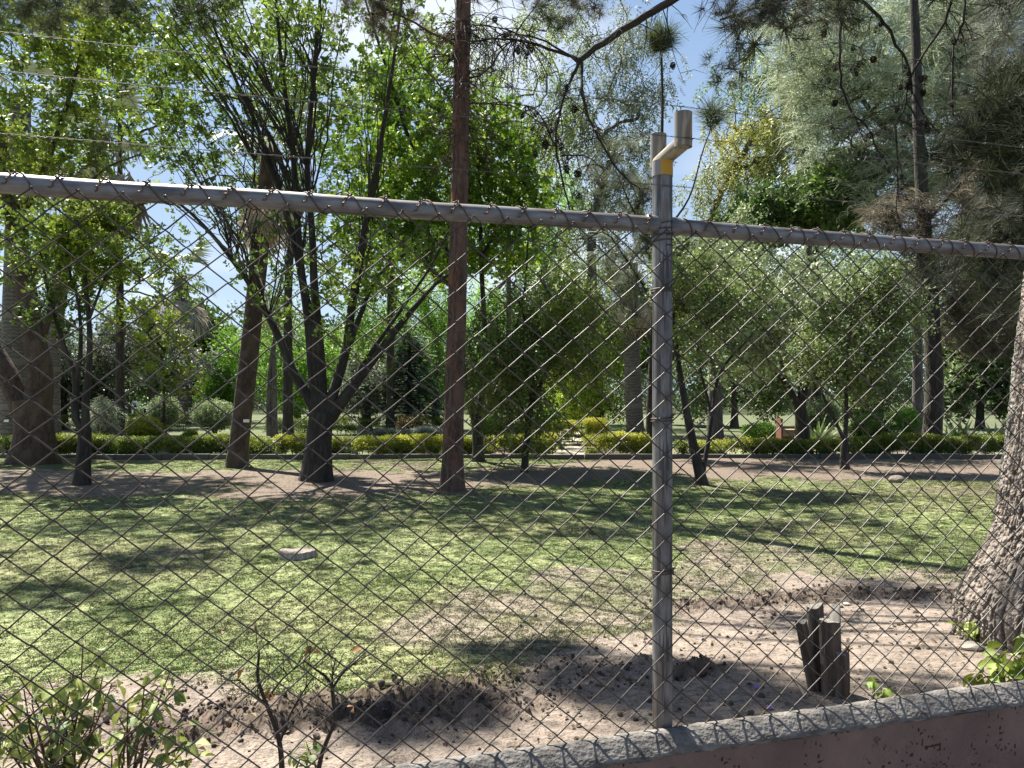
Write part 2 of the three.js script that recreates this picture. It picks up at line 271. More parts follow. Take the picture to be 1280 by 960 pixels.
/* ------------------------------------------------------------------ the ground */
{
  const axis = (lo, hi, step, g, lo2, hi2) => { const a = []; for (let x = lo; x <= hi + 1e-6; x += step) a.push(x); let s = step; while (a[a.length - 1] < hi2) a.push(a[a.length - 1] + (s *= g)); s = step; if (lo2 < lo) while (a[0] > lo2) a.unshift(a[0] - (s *= g)); return a; };
  const ts = axis(-2.4, 3.6, 0.023, 1.06, -320, 320), ns = axis(0.012, 3.7, 0.023, 1.04, 0.012, 420), mb = new MB();
  const g = new THREE.BufferGeometry(), pos = new Float32Array(ts.length * ns.length * 3), col = new Float32Array(pos.length), uv = new Float32Array(ts.length * ns.length * 2), idx = [];
  let k = 0;
  for (const n of ns) for (const t of ts) {
    const [x, z] = fromTN(t, n), s = Math.abs(t) < 6 ? soil(t, n) : 0, far = Math.hypot(x, z) > 45, b = far ? 0.5 : bare(x, z, t, n);
    pos.set([x, gh(x, z), z], k * 3); uv.set([x, z], k * 2);
    const v = fbm(x * 3.1, z * 3.1, 0, 4), v2 = vn(x * 23, z * 23), v3 = vn(x * 0.7 + 40, z * 0.7);
    let turf = mix3(mix3([0.14, 0.18, 0.055], [0.25, 0.28, 0.12], ss(0.3, 0.75, v)), [0.22, 0.19, 0.1], 0.4 * ss(0.5, 0.8, v3));
    let earth = mix3([0.155, 0.12, 0.095], [0.265, 0.217, 0.178], clamp(v * 0.7 + v2 * 0.3));
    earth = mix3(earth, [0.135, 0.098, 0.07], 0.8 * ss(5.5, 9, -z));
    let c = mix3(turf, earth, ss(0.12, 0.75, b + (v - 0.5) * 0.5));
    c = mix3(c, mix3([0.035, 0.024, 0.017], [0.14, 0.1, 0.072], clamp(v2 * 0.5 + v * 0.5)), s * 0.9);
    if (-z > 16 && !far) c = mix3(c, [0.22, 0.19, 0.14], 0.6 * ss(0.52, 0.62, fbm(x * 0.35 + 8, z * 0.35, 0, 3)));
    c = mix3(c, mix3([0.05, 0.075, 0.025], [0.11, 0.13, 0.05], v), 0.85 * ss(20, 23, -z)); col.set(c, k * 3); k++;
  }
  for (let j = 0; j < ns.length - 1; j++) for (let i = 0; i < ts.length - 1; i++) { const q = j * ts.length + i, w = q + ts.length; idx.push(q, q + 1, w, q + 1, w + 1, w); }
  g.setAttribute('position', new THREE.BufferAttribute(pos, 3)); g.setAttribute('color', new THREE.BufferAttribute(col, 3)); g.setAttribute('uv', new THREE.BufferAttribute(uv, 2)); g.setIndex(idx); g.computeVertexNormals();
  const det = tex(512, (u, v) => { const h = 0.55 + 0.75 * (fbm(u * 32, v * 32, 0, 4, 32) - 0.5) + 0.5 * (vn(u * 256, v * 256, 0, 256) - 0.5); return [h, h, h].map((q) => clamp(q * 1.45)); }, true, [1.3, 1.3]);
  const bmp = tex(512, (u, v) => { const h = fbm(u * 64, v * 64, 0, 4, 64); return [h, h, h]; }, false, [1.3, 1.3]);
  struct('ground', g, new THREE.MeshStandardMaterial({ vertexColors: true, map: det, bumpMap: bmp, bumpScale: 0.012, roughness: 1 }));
  // the street side, behind and below the camera
  const sw = new MB(), q = (t, n, y) => { const [x, z] = fromTN(t, n); return V(x, y, z); };
  sw.face([q(-60, -3.2, -0.35), q(60, -3.2, -0.35), q(60, -0.05, -0.35), q(-60, -0.05, -0.35)]);
  struct('pavement', sw.geo(), std(0.16, 0.15, 0.14));
  const rd = new MB(); rd.face([q(-60, -60, -0.47), q(60, -60, -0.47), q(60, -3.2, -0.47), q(-60, -3.2, -0.47)]); rd.face([q(-60, -3.2, -0.47), q(60, -3.2, -0.47), q(60, -3.2, -0.35), q(-60, -3.2, -0.35)]);
  struct('road', rd.geo(), std(0.06, 0.06, 0.062));
}

/* turf, crumbs of soil, litter */
{
  const r = RNG(77), rd = () => r() * 2 - 1, list = [];
  const mb = new MB(); for (let i = 0; i < 24; i++) { const a = r() * 6.28, L = 0.009 + 0.016 * r(), w = 0.0013, x = rd() * 0.036, z = rd() * 0.036, lean = 0.7 + r() * 2.0, d = V(Math.cos(a) * lean, 1, Math.sin(a) * lean).normalize(), sd = V(-Math.sin(a), 0, Math.cos(a)), n = V(Math.cos(a) * 0.5, 1, Math.sin(a) * 0.5).normalize(), b = mb.count, p = V(x, -0.004, z), m = p.clone().addScaledVector(d, L * 0.55), e = p.clone().addScaledVector(d, L).add(V(Math.cos(a) * 0.006, -0.006, Math.sin(a) * 0.006)); mb.v(p.clone().addScaledVector(sd, w), n, 0, 0); mb.v(p.clone().addScaledVector(sd, -w), n, 0, 0); mb.v(m.clone().addScaledVector(sd, -w * 0.8), n, 0, 0); mb.v(m.clone().addScaledVector(sd, w * 0.8), n, 0, 0); mb.v(e, n, 0, 0); mb.tri(b, b + 1, b + 2); mb.tri(b, b + 2, b + 3); mb.tri(b + 3, b + 2, b + 4); }
  const tuft = mb.geo();
  const N = 170000;
  for (let i = 0; i < N; i++) {
    const d = 2.3 + 13.2 * Math.pow(r(), 0.85), x = rd() * (d * 0.72 + 0.6), z = -d, [t, n] = toTN(x, z); if (n < 0.1) continue;
    const b = bare(x, z, t, n) + soil(t, n) * 0.5, dens = fbm(x * 2.1 + 9, z * 2.1, 0, 3);
    if (r() < b * b * 1.05 || (b > 0.6 && dens < 0.5) || r() < 0.3 * ss(0.5, 0.3, dens)) continue;
    const v = clamp(fbm(x * 1.1, z * 1.1 + 3, 0, 3) * 1.4 - 0.2 + rd() * 0.3), c = mix3(mix3([0.17, 0.26, 0.05], [0.32, 0.4, 0.12], v), [0.46, 0.45, 0.28], clamp(0.6 * r() * r() + 0.25 * ss(0.5, 0.7, vn(x * 0.7 + 40, z * 0.7))));
    const s = (0.7 + 0.6 * r()) * (1 + 0.03 * d);
    list.push({ p: V(x, gh(x, z), z), e: [rd() * 0.15, r() * 6.28, rd() * 0.15], s, sy: 0.55 + 0.4 * dens, c: C(...c) });
  }
  const gr = crown('grass', tuft, list, leafM(1, 1, 1, 0.5, 0.8), scene); gr.userData = { kind: 'stuff', label: 'short patchy park turf, pale green and straw', category: 'grass' };
  // soil crumbs
  const clodG = new THREE.IcosahedronGeometry(1, 1), pa = clodG.attributes.position; for (let i = 0; i < pa.count; i++) { const p = V(pa.getX(i), pa.getY(i), pa.getZ(i)); p.multiplyScalar(0.6 + 0.9 * vn(p.x * 2.3 + 5, p.y * 2.3 + 5, p.z * 2.3 + 5.5)); p.y *= 0.75; pa.setXYZ(i, p.x, p.y, p.z); } clodG.computeVertexNormals();
  const cl = [];
  for (let i = 0; i < 60000 && cl.length < 9000; i++) { const t = -2.6 + 6.4 * r(), n = 0.05 + 4.2 * r(), s = soil(t, n), [x, z] = fromTN(t, n); if (r() > s * 0.9 + 0.05 * bare(x, z, t, n)) continue; const k = 0.0016 + 0.009 * Math.pow(r(), 5) + 0.003 * r(), v = r() * r(); cl.push({ p: V(x, gh(x, z) + k * 0.25, z), e: [r() * 6, r() * 6, r() * 6], s: k, c: C(...mix3([0.035, 0.026, 0.019], [0.2, 0.155, 0.115], v)) }); }
  const cm = crown('soil_crumbs', clodG, cl, std(1, 1, 1, 1), scene); cm.userData = { kind: 'stuff', label: 'crumbs and clods of turned brown soil along the fence', category: 'soil' };
  // dry leaf litter
  const lg = new MB(); leafTri(lg, V(-0.5, 0, 0), V(1, 0.1, 0), 1, 0.55, V(0, 0, 1), 0.3); const ll = [];
  for (let i = 0; i < 5200; i++) { const d = 2.3 + 12 * Math.pow(r(), 1.3), x = rd() * (d * 0.72 + 0.5), z = -d, [t, n] = toTN(x, z); if (n < 0.06) continue; const v = r(); ll.push({ p: V(x, gh(x, z) + 0.006, z), e: [rd() * 0.5, r() * 6.28, rd() * 0.5], s: 0.014 + 0.025 * r() * r(), c: C(...mix3([0.08, 0.05, 0.028], [0.27, 0.21, 0.13], v)) }); }
  const lm = crown('leaf_litter', lg.geo(), ll, leafM(1, 1, 1, 0.15, 0.9), scene); lm.userData = { kind: 'stuff', label: 'scattered small dry leaves on turf and bare earth', category: 'leaf litter' };
}

/* ------------------------------------------------------------------ low wall with a concrete cap */
const wall = thing('low_wall', 'low pinkish rendered wall with rough grey concrete capping under the fence', 'wall', [FX, 0, FZ]); wall.rotation.y = Math.asin(ST);
{
  const prof = [[0.03, 0.1], [0.026, 0.35], [0.018, 0.374], [0.006, 0.3815], [-0.006, 0.381], [-0.016, 0.3745], [-0.026, 0.3625], [-0.036, 0.35], [-0.043, 0.3415], [-0.047, 0.335], [-0.045, 0.329], [-0.034, 0.326]];
  const T0 = -3.2, T1 = 4.6, ST_ = 0.012, g = new THREE.BufferGeometry(), pos = [], uv = [], idx = [], K = prof.length, NT = Math.round((T1 - T0) / ST_);
  for (let i = 0; i <= NT; i++) { const t = T0 + i * ST_, sag = (fbm(t * 2.2, 3.3, 0, 3) - 0.5) * 0.014; prof.forEach(([n, y], k) => { const j = k > 1 && k < K - 1 ? (fbm(t * 34, k * 1.7, 0, 4) - 0.5) * 0.0045 : 0; const e = k === K - 2 || k === K - 3 ? (fbm(t * 12 + 4, k * 1.3, 0, 5) - 0.5) * 0.016 : 0; pos.push(t, y + sag * (k > 1 ? 1 : 0) + j, -n + e); uv.push(t, k * 0.02); }); }
  for (let i = 0; i < NT; i++) for (let k = 0; k < K - 1; k++) { const q = i * K + k, w = q + K; idx.push(q, w, q + 1, q + 1, w, w + 1); }
  g.setAttribute('position', new THREE.Float32BufferAttribute(pos, 3)); g.setAttribute('uv', new THREE.Float32BufferAttribute(uv, 2)); g.setIndex(idx); g.computeVertexNormals();
  const cm = tex(512, (u, v) => { const h = fbm(u * 16, v * 16, 0, 5, 16); return mix3([0.055, 0.05, 0.046], [0.18, 0.165, 0.15], clamp(h * 1.8 - 0.4)).map((c) => c * (vn(u * 200, v * 200, 0, 200) > 0.93 ? 0.5 : 1)); }, true, [2, 1.6]), cb = tex(256, (u, v) => { const h = fbm(u * 32, v * 32, 0, 4, 32); return [h, h, h]; }, false, [4, 3.2]);
  part('cap', g, new THREE.MeshStandardMaterial({ map: cm, bumpMap: cb, bumpScale: 0.004, roughness: 0.95, side: THREE.DoubleSide }), wall);
  const f = new THREE.BufferGeometry(), fp = [], fu = [], fi = []; const NX = 390, NY = 26;
  for (let i = 0; i <= NX; i++) for (let j = 0; j <= NY; j++) { const t = T0 + (T1 - T0) * i / NX, y = -0.36 + 0.69 * j / NY; fp.push(t, y, 0.0405 + (fbm(t * 8, y * 8, 0, 3) - 0.5) * 0.008); fu.push(t, y); }
  for (let i = 0; i < NX; i++) for (let j = 0; j < NY; j++) { const q = i * (NY + 1) + j, w = q + NY + 1; fi.push(q, w, q + 1, q + 1, w, w + 1); }
  { const b = fp.length / 3; fp.push(T0, -0.36, -0.03, T1, -0.36, -0.03, T1, 0.34, -0.03, T0, 0.34, -0.03); fu.push(0, 0, 1, 0, 1, 1, 0, 1); fi.push(b, b + 2, b + 1, b, b + 3, b + 2); }
  f.setAttribute('position', new THREE.Float32BufferAttribute(fp, 3)); f.setAttribute('uv', new THREE.Float32BufferAttribute(fu, 2)); f.setIndex(fi); f.computeVertexNormals();
  const pit = (u, v) => ss(0.74, 0.84, vn(u * 90, v * 90, 0, 90)) * ss(0.35, 0.6, vn(u * 40 + 3, v * 40, 0, 40)) * ss(0.38, 0.62, vn(u * 9 + 1, v * 9, 0, 9));
  const wm = tex(1024, (u, v) => mix3(mix3([0.095, 0.06, 0.052], [0.17, 0.112, 0.097], clamp(fbm(u * 4, v * 4, 0, 6, 4) * 2.0 - 0.5)), [0.02, 0.012, 0.01], pit(u, v)), true, [1.6, 1.6]), wb = tex(512, (u, v) => { const h = clamp(fbm(u * 64, v * 64, 0, 3, 64) * 0.6 + 0.4 - 0.7 * pit(u, v)); return [h, h, h]; }, false, [1.6, 1.6]);
  part('rendered_face', f, new THREE.MeshStandardMaterial({ map: wm, bumpMap: wb, bumpScale: 0.006, roughness: 0.97, side: THREE.DoubleSide }), wall);
}

/* ------------------------------------------------------------------ chain-link fence */
{
  const fence = thing('chain_link_fence', 'galvanised chain-link fence with pipe rails and three barbed wires on the low wall', 'fence', [FX, 0, FZ]); fence.rotation.y = Math.asin(ST);
  const stain = tex(256, (u, v) => mix3(mix3(mix3([0.085, 0.082, 0.085], [0.22, 0.213, 0.21], clamp(fbm(u * 8, v * 8, 0, 5, 8) * 2 - 0.5)), [0.11, 0.078, 0.05], 0.6 * ss(0.55, 0.66, fbm(u * 8 + 4, v * 4, 0, 5, 8))), [0.03, 0.028, 0.03], 0.8 * ss(0.62, 0.72, fbm(u * 16 + 9, v * 2 + 3, 0, 4, 0))), true, [1, 2]);
  const pipe = new THREE.MeshStandardMaterial({ map: stain, roughness: 0.46, metalness: 0.3 }), barbM = std(0.07, 0.064, 0.058, 0.6, { metalness: 0.3 }), wireM = new THREE.MeshStandardMaterial({ color: C(0.045, 0.038, 0.033), roughness: 0.46, metalness: 0.45 }), wire2 = new THREE.MeshStandardMaterial({ color: C(0.036, 0.024, 0.018), roughness: 0.65, metalness: 0.3 }), wire3 = new THREE.MeshStandardMaterial({ color: C(0.065, 0.06, 0.055), roughness: 0.45, metalness: 0.5 }), rustM = std(0.09, 0.065, 0.052, 0.6, { metalness: 0.5 });
  const post = new MB(), pr = 0.0262, px = 0.0, pz = -0.036; const ring = []; for (let y = 0.05; y < 1.9; y += 0.06) ring.push(V(0, y, pz)); post.tube(ring, ring.map(() => pr), 28, { tile: 0.2, rough: 0.012 });
  part('post', post.geo(), pipe, fence);
  // worn yellow paint under the cross arm
  const ym = tex(128, (u, v) => mix3([0.4, 0.22, 0.02], [0.2, 0.19, 0.18], ss(0.42, 0.5, fbm(u * 8, v * 6, 0, 4, 0))), true); const yb = new MB(); yb.tube([V(0, 1.822, pz), V(0, 1.84, pz), V(0, 1.862, pz)], [pr + 0.0012, pr + 0.0014, pr + 0.0012], 28, { tile: 0.2, cap: false }); part('paint_band', yb.geo(), new THREE.MeshStandardMaterial({ map: ym, roughness: 0.7 }), fence);
  // cross arm and its two uprights (the barbed-wire holder)
  const inv = (p) => { const d = V(p.x - FX, 0, p.z - FZ); return V(CT * d.x - ST * d.z, p.y, ST * d.x + CT * d.z); };
  const aB = inv(P(823, 205, 2.15)), aF = inv(P(854, 178, 1.93)); const arm = new MB(); const dv = aF.clone().sub(aB).normalize();
  arm.tube([aB.clone().addScaledVector(dv, -0.018), aB, aF, aF.clone().addScaledVector(dv, 0.012)], [0.0195, 0.0205, 0.0205, 0.0195], 22, { tile: 0.2 });
  const armPaint = tex(128, (u, v) => mix3(mix3([0.27, 0.23, 0.16], [0.14, 0.125, 0.105], ss(0.4, 0.6, fbm(u * 8, v * 8, 0, 4, 8))), [0.1, 0.055, 0.03], 0.7 * ss(0.58, 0.7, fbm(u * 8 + 3, v * 8 + 5, 0, 4, 8))));
  const armM = new THREE.MeshStandardMaterial({ map: armPaint, roughness: 0.75 }); part('cross_arm', arm.geo(), armM, fence);
  for (const [b, top] of [[aB, 0.082], [aF, 0.074]]) { const m = new MB(); const pts = [b.clone().add(V(0, -0.012, 0)), b.clone().add(V(0, top, 0))]; m.tube(pts, [0.0222, 0.0222], 22, { tile: 0.2, cap: false }); m.tube([pts[1], pts[1].clone().add(V(0, 0.0005, 0)), pts[1].clone().add(V(0, -0.03, 0))], [0.0222, 0.019, 0.019], 22, { tile: 0.2 }); part('arm_upright', m.geo(), armM, fence); }
  // rails
  const railPts = (a, b, ya, yb) => { const p = []; for (let t = a; t <= b + 1e-6; t += 0.05) { const k = (t - a) / (b - a); p.push(V(t, lerp(ya, yb, k) + (vn(t * 3, 1.5) - 0.5) * 0.004, pz)); } return p; };
  const RR = 0.0215, railL = railPts(-3.2, 0.0, 1.687, 1.694), railR = railPts(0.0, 4.6, 1.692, 1.66);
  for (const rp of [railL, railR]) { const m = new MB(); m.tube(rp, rp.map(() => RR), 24, { tile: 0.14 }); part('top_rail', m.geo(), pipe, fence); }
  const railY = (t) => { const R = t < 0 ? railL : railR, k = clamp((t - R[0].x) / (R[R.length - 1].x - R[0].x)); return lerp(R[0].y, R[R.length - 1].y, k); };
  // collar clamps where the rails meet the post
  for (const [s, t] of [[-1, -0.032], [1, 0.032]]) { const m = new MB(); m.tube([V(t - 0.014, railY(t), pz), V(t + 0.014, railY(t), pz)], [RR + 0.0035, RR + 0.0035], 20, { tile: 0.2 }); part('rail_collar', m.geo(), pipe, fence); }
  // woven wires: each zig-zag is a wire of its own
  const W2 = 0.0428, HH = 0.0365, Y0 = 0.911;
  const zig = (phase, seed) => {
    const r = RNG(seed), m = new MB(), pts = []; const y0 = 0.36, y1 = 1.688;
    for (let j = Math.ceil((y0 - Y0) / HH); Y0 + j * HH <= y1; j++) {
      const right = ((j + phase) % 2 + 2) % 2, x = right ? W2 : 0, s = right ? 1 : -1, y = Y0 + j * HH, o = 0.08;
      const jx = (r() - 0.5) * 0.0034, jy = (r() - 0.5) * 0.0026, zz = s * 0.0004;
      pts.push(V(x - s * W2 * o + jx, y - HH * o + jy, zz - 0.0019 * s), V(x + s * 0.0016 + jx, y + jy, zz), V(x - s * W2 * o + jx, y + HH * o + jy, zz + 0.0019 * s));
    }
    m.tube(pts, pts.map(() => 0.00175), 6, { tile: 0.02 }); return m.geo();
  };
  const zg = [[zig(0, 1), zig(0, 2), zig(0, 3)], [zig(1, 4), zig(1, 5), zig(1, 6)]], rr = RNG(9);
  for (let k = -40; k <= 62; k++) { const m = part('woven_wire', zg[((k % 2) + 2) % 2][(k + 60) % 3], [wireM, wireM, wire2, wire3][Math.floor(rr() * 4)], fence); m.position.set(-0.3918 + k * W2, (rr() - 0.5) * 0.002 - (k > 0 ? k * 0.0003 : 0), (rr() - 0.5) * 0.002); }
  // wire lacing the mesh to the rail, and the twists of the mesh ends on it
  const lace = new MB(), r2 = RNG(21);
  for (const [a, b] of [[-2.1, -0.05], [0.05, 2.3]]) { const pts = []; for (let t = a; t < b; t += 0.0055) { const th = (t - a) / (W2 * 2) * Math.PI * 2 + 0.5 * Math.sin(t * 13), rad = RR + 0.0022; pts.push(V(t + 0.008 * Math.sin(t * 37), railY(t) + Math.cos(th) * rad, pz + Math.sin(th) * rad)); } lace.tube(pts, pts.map(() => 0.0017), 5, { tile: 0.02 }); }
  for (let k = -40; k <= 60; k += 2) { const t = -0.3918 + k * W2, y = railY(t); if (Math.abs(t) < 0.04) continue; const pts = [], ph = r2() * 6; for (let i = 0; i < 26; i++) { const q = i / 25, th = lerp(1.9, 0.35, q), rad = RR + 0.003 + 0.0035 * Math.sin(q * 3.14); pts.push(V(t + (q - 0.5) * 0.022 + Math.cos(q * 22 + ph) * 0.003, y + Math.cos(th) * rad + Math.sin(q * 22 + ph) * 0.003, pz + Math.sin(th) * rad)); } lace.tube(pts, pts.map(() => 0.0019), 5, { tile: 0.02 }); }
  for (const s of [1, 2.3]) { const pts = []; for (let i = 0; i < 40; i++) { const q = i / 39, th = q * 9 * s; pts.push(V(Math.sin(th) * (pr + 0.003), 1.684 - 0.02 * s + q * 0.05, pz + Math.cos(th) * (pr + 0.003))); } lace.tube(pts, pts.map(() => 0.0017), 5, { tile: 0.02 }); }
  for (const y of [1.18, 1.52, 0.78]) { const pts = []; for (let i = 0; i < 50; i++) { const q = i / 49, th = q * 12.6 + 1; pts.push(V(Math.sin(th) * (pr + 0.003), y + (q - 0.5) * 0.014, pz + Math.cos(th) * (pr + 0.003))); } for (let i = 0; i < 14; i++) { const q = i / 13; pts.push(V(0.004 + 0.012 * q, y + 0.008 + 0.01 * q + 0.003 * Math.sin(q * 20), 0.002 + 0.004 * Math.cos(q * 20))); } lace.tube(pts, pts.map(() => 0.0017), 5, { tile: 0.02 }); }
  part('tie_wire', lace.geo(), rustM, fence);
  // barbed wires
  const zf = inv(P(854, 150, 1.93)).z + 0.023;
  for (const [hh, z] of [[0.709, zf], [0.633, zf], [0.542, pz + pr + 0.003]]) {
    const m = new MB(), y = EYE + hh;
    for (const ph of [0, Math.PI]) { const pts = []; for (let t = -3.2; t < 4.6; t += 0.012) pts.push(V(t, y + Math.cos(t * 90 + ph) * 0.0013 - 0.006 * Math.sin(Math.PI * clamp(Math.abs(t) / 3)), z + Math.sin(t * 90 + ph) * 0.0013)); m.tube(pts, pts.map(() => 0.0007), 4, { tile: 0.02 }); }
    for (let t = -3.1 + r2() * 0.1; t < 4.6; t += 0.115 + r2() * 0.02) for (let b = 0; b < 4; b++) { const a = b * 1.57 + r2(), c = V(t + (b - 1.5) * 0.003, y - 0.006 * Math.sin(Math.PI * clamp(Math.abs(t) / 3)), z); m.tube([c, c.clone().add(V((r2() - 0.5) * 0.012, Math.cos(a) * 0.011, Math.sin(a) * 0.011))], [0.001, 0.0004], 4, { tile: 0.02 }); }
    part('barbed_wire', m.geo(), barbM, fence);
  }
}

/* ------------------------------------------------------------------ the big trunk at the right edge and its overhanging branches */
{
  const base = onGround(1308, 800), d0 = -base.z, label = 'massive furrowed pale grey-brown trunk at the right edge, cone-hung boughs overhead';
  const g = thing('old_pine_tree', label, 'tree', base), L = (p) => p.clone().sub(base);
  const axis = new THREE.CatmullRomCurve3([P(1331, 830, d0), P(1334, 760, d0), P(1340, 680, d0 + 0.02), P(1350, 560, d0 + 0.05), P(1360, 440, d0 + 0.1), P(1384, 250, d0 + 0.2), P(1420, -50, d0 + 0.3), P(1440, -500, d0 + 0.4)].map(L));
  const NV = 430, NU = 660, pos = [], uv = [], col = [], idx = [], Lc = axis.getLength(), yTop = 5.2;
  const rAt = (y) => 0.278 + 0.12 * (1 - ss(0.08, 0.52, y)) + 0.02 * (1 - ss(0.4, 0.9, y));
  for (let j = 0; j <= NV; j++) {
    const q = Math.pow(j / NV, 1.5), c = axis.getPoint(Math.min(1, q)), y = c.y;
    for (let i = 0; i <= NU; i++) {
      const th = (i % NU) / NU * 2 * Math.PI, cx = Math.cos(th), cz = Math.sin(th);
      let r = rAt(y) * (1 + 0.05 * (fbm(cx * 1.4 + 4, cz * 1.4, y * 0.9 + 0.2, 3) - 0.5) * 2 * (1 + 1.2 * Math.exp(-Math.max(0, y) * 2)));
      const A = th * 0.32, wv = (fbm(A * 9 + 1, y * 3.2, 0.4 + cx, 3) - 0.5) * 0.9, k = 1;
      const w1 = (fbm(cx * 4 + 2, cz * 4, y * 3 + 0.2, 3) - 0.5) * 3.4, w2 = (fbm(cx * 14, cz * 14 + 5, y * 12 + 0.4, 3) - 0.5) * 1.0, uu = th / 6.28318 * 62 + w1 * 1.5 + w2 * 0.8, vv = y * 1.7 + w1 * 1.0 + w2 * 0.6;
      const v1 = vor(uu, vv, 62), v2 = vor(uu * 2 + 7, vv * 4.3, 124), rid = ss(0.02, 0.34, v1), fin = ss(0.0, 0.3, v2), rough = fbm(cx * 52, cz * 52, y * 34 + 0.3, 4), h = clamp(rid * 0.6 + rid * fin * 0.28 + (rough - 0.35) * 0.5);
      r += (h - 0.6) * 0.011 + (rough - 0.5) * 0.02;
      pos.push(c.x + cx * r, c.y, c.z + cz * r); uv.push(i / NU * 4, y);
      const grey = ss(0.45, 0.7, fbm(cx * 2 + 7, cz * 2, y * 1.3 + 0.6, 3));
      const cc = mix3(mix3([0.05, 0.038, 0.03], [0.22, 0.185, 0.155], clamp(h * 1.1)), mix3([0.055, 0.052, 0.047], [0.23, 0.228, 0.21], clamp(h * 1.05)), grey * 0.8); col.push(...cc);
    }
  }
  for (let j = 0; j < NV; j++) for (let i = 0; i < NU; i++) { const q = j * (NU + 1) + i, w = q + NU + 1; idx.push(q, w, q + 1, q + 1, w, w + 1); }
  const gg = new THREE.BufferGeometry(); gg.setAttribute('position', new THREE.Float32BufferAttribute(pos, 3)); gg.setAttribute('uv', new THREE.Float32BufferAttribute(uv, 2)); gg.setAttribute('color', new THREE.Float32BufferAttribute(col, 3)); gg.setIndex(idx); gg.computeVertexNormals();
  const bb = tex(256, (u, v) => { const h = fbm(u * 32, v * 32, 0, 4, 32); return [h, h, h]; }, false, [1, 2]);
  part('trunk', gg, new THREE.MeshStandardMaterial({ vertexColors: true, bumpMap: bb, bumpScale: 0.02, roughness: 0.95, side: THREE.DoubleSide }), g);
  // boughs: dark silhouettes against the sky, with cones
  const r = RNG(404), rd = () => r() * 2 - 1, limb = new MB(), lim2 = new MB(), needles = [], coneSpots = [];
  const bough = (pts, r0, r1, o = {}) => { const p = resample(pts.map((q) => P(q[0], q[1], q[2])), 0.07).map((v, i, a) => (i && i < a.length - 1 ? v.add(V(rd() * 0.008, rd() * 0.008, rd() * 0.008)) : v)); limb.tube(p.map(L), p.map((_, i) => lerp(r0, r1, Math.pow(i / (p.length - 1), 0.8))), r0 > 0.012 ? 9 : 6, { rough: 0.16, seed: r0 * 900, tile: 0.3 }); return p; };
  const twigs = (p, n, len, droop, o = {}) => { for (let i = 0; i < n; i++) { const k = Math.floor((o.a ?? 0.15) * p.length + r() * (1 - (o.a ?? 0.15)) * (p.length - 1)), s = p[k]; const d = V(rd(), rd() * 0.6 - droop * 0.3, rd() * 0.8).normalize(), pts = [s.clone()], ln = len * (0.4 + 0.8 * r()); let q = s.clone(); for (let m = 0; m < 6; m++) { d.y -= droop * 0.16; d.x += rd() * 0.2; d.normalize(); q = q.clone().addScaledVector(d, ln / 6); pts.push(q); } limb.tube(pts.map(L), pts.map((_, m) => lerp(0.0042, 0.0013, m / 6)), 4, { tile: 0.3, cap: false });
      if (o.sub) for (let b = 0; b < o.sub; b++) { const s2 = pts[1 + Math.floor(r() * 5)], d2 = V(rd(), rd() - droop * 0.5, rd()).normalize(), e = s2.clone().addScaledVector(d2, ln * 0.35), mid = s2.clone().lerp(e, 0.5).add(V(0, ln * 0.05, 0)); limb.tube([s2, mid, e].map(L), [0.0022, 0.0017, 0.001], 4, { tile: 0.3, cap: false }); }
      if (o.needle) for (let b = 0; b < o.needle; b++) { const m = 2 + Math.floor(r() * 5), w = mix3([0.03, 0.04, 0.022], [0.085, 0.1, 0.05], r()); needles.push({ p: L(pts[m].clone().add(inBall(r).multiplyScalar(0.06))), e: [rd() * 1.5, r() * 6.28, 1.6 + rd() * 1.2], s: 0.8 + 0.7 * r(), c: C(...w) }); }
      if (r() < (o.cone || 0)) coneSpots.push(pts[2 + Math.floor(r() * 4)]); } };
  const b1 = bough([[1400, -330, 4.6], [1150, -190, 5.0], [960, -70, 5.3], [840, 0, 5.5], [790, 30, 5.5], [752, 55, 5.6], [725, 75, 5.6]], 0.07, 0.021);
  const b2 = bough([[725, 75, 5.6], [706, 118, 5.6], [695, 160, 5.6], [694, 182, 5.6], [702, 220, 5.6], [712, 262, 5.6]], 0.013, 0.006);
  const b3 = bough([[725, 75, 5.6], [690, 62, 5.7], [650, 50, 5.7], [615, 48, 5.8], [590, 52, 5.8]], 0.014, 0.007);
  const b4 = bough([[727, 78, 5.6], [728, 120, 5.5], [742, 160, 5.5], [758, 190, 5.5], [775, 215, 5.5], [800, 236, 5.5]], 0.012, 0.006);
  const b5 = bough([[722, 78, 5.6], [690, 56, 5.6], [640, 40, 5.6], [600, 30, 5.7]], 0.009, 0.004);
  const b6 = bough([[694, 182, 5.6], [670, 140, 5.7], [640, 128, 5.7], [600, 130, 5.7]], 0.008, 0.003), b7 = bough([[700, 195, 5.6], [735, 195, 5.6], [755, 212, 5.6]], 0.007, 0.003);
  const c1 = bough([[1180, -130, 5.6], [1060, -30, 5.8], [1104, 28, 5.8], [1120, 55, 5.9], [1136, 84, 5.9], [1140, 118, 5.9]], 0.022, 0.008);
  const c2 = bough([[1210, -90, 5.6], [1188, 10, 5.8], [1170, 45, 5.9], [1152, 70, 5.9], [1140, 96, 5.9], [1128, 140, 5.9], [1118, 158, 5.9]], 0.016, 0.006);
  const c3 = bough([[1200, -60, 5.9], [1205, 20, 5.9], [1193, 60, 5.9], [1190, 110, 5.9], [1194, 150, 5.9], [1220, 160, 5.9]], 0.011, 0.005);
  const c4 = bough([[1120, 158, 5.9], [1122, 220, 6.0], [1120, 262, 6.0], [1128, 292, 6.0]], 0.007, 0.003), c5 = bough([[1142, 118, 5.9], [1160, 150, 5.9], [1176, 168, 5.9]], 0.007, 0.004);
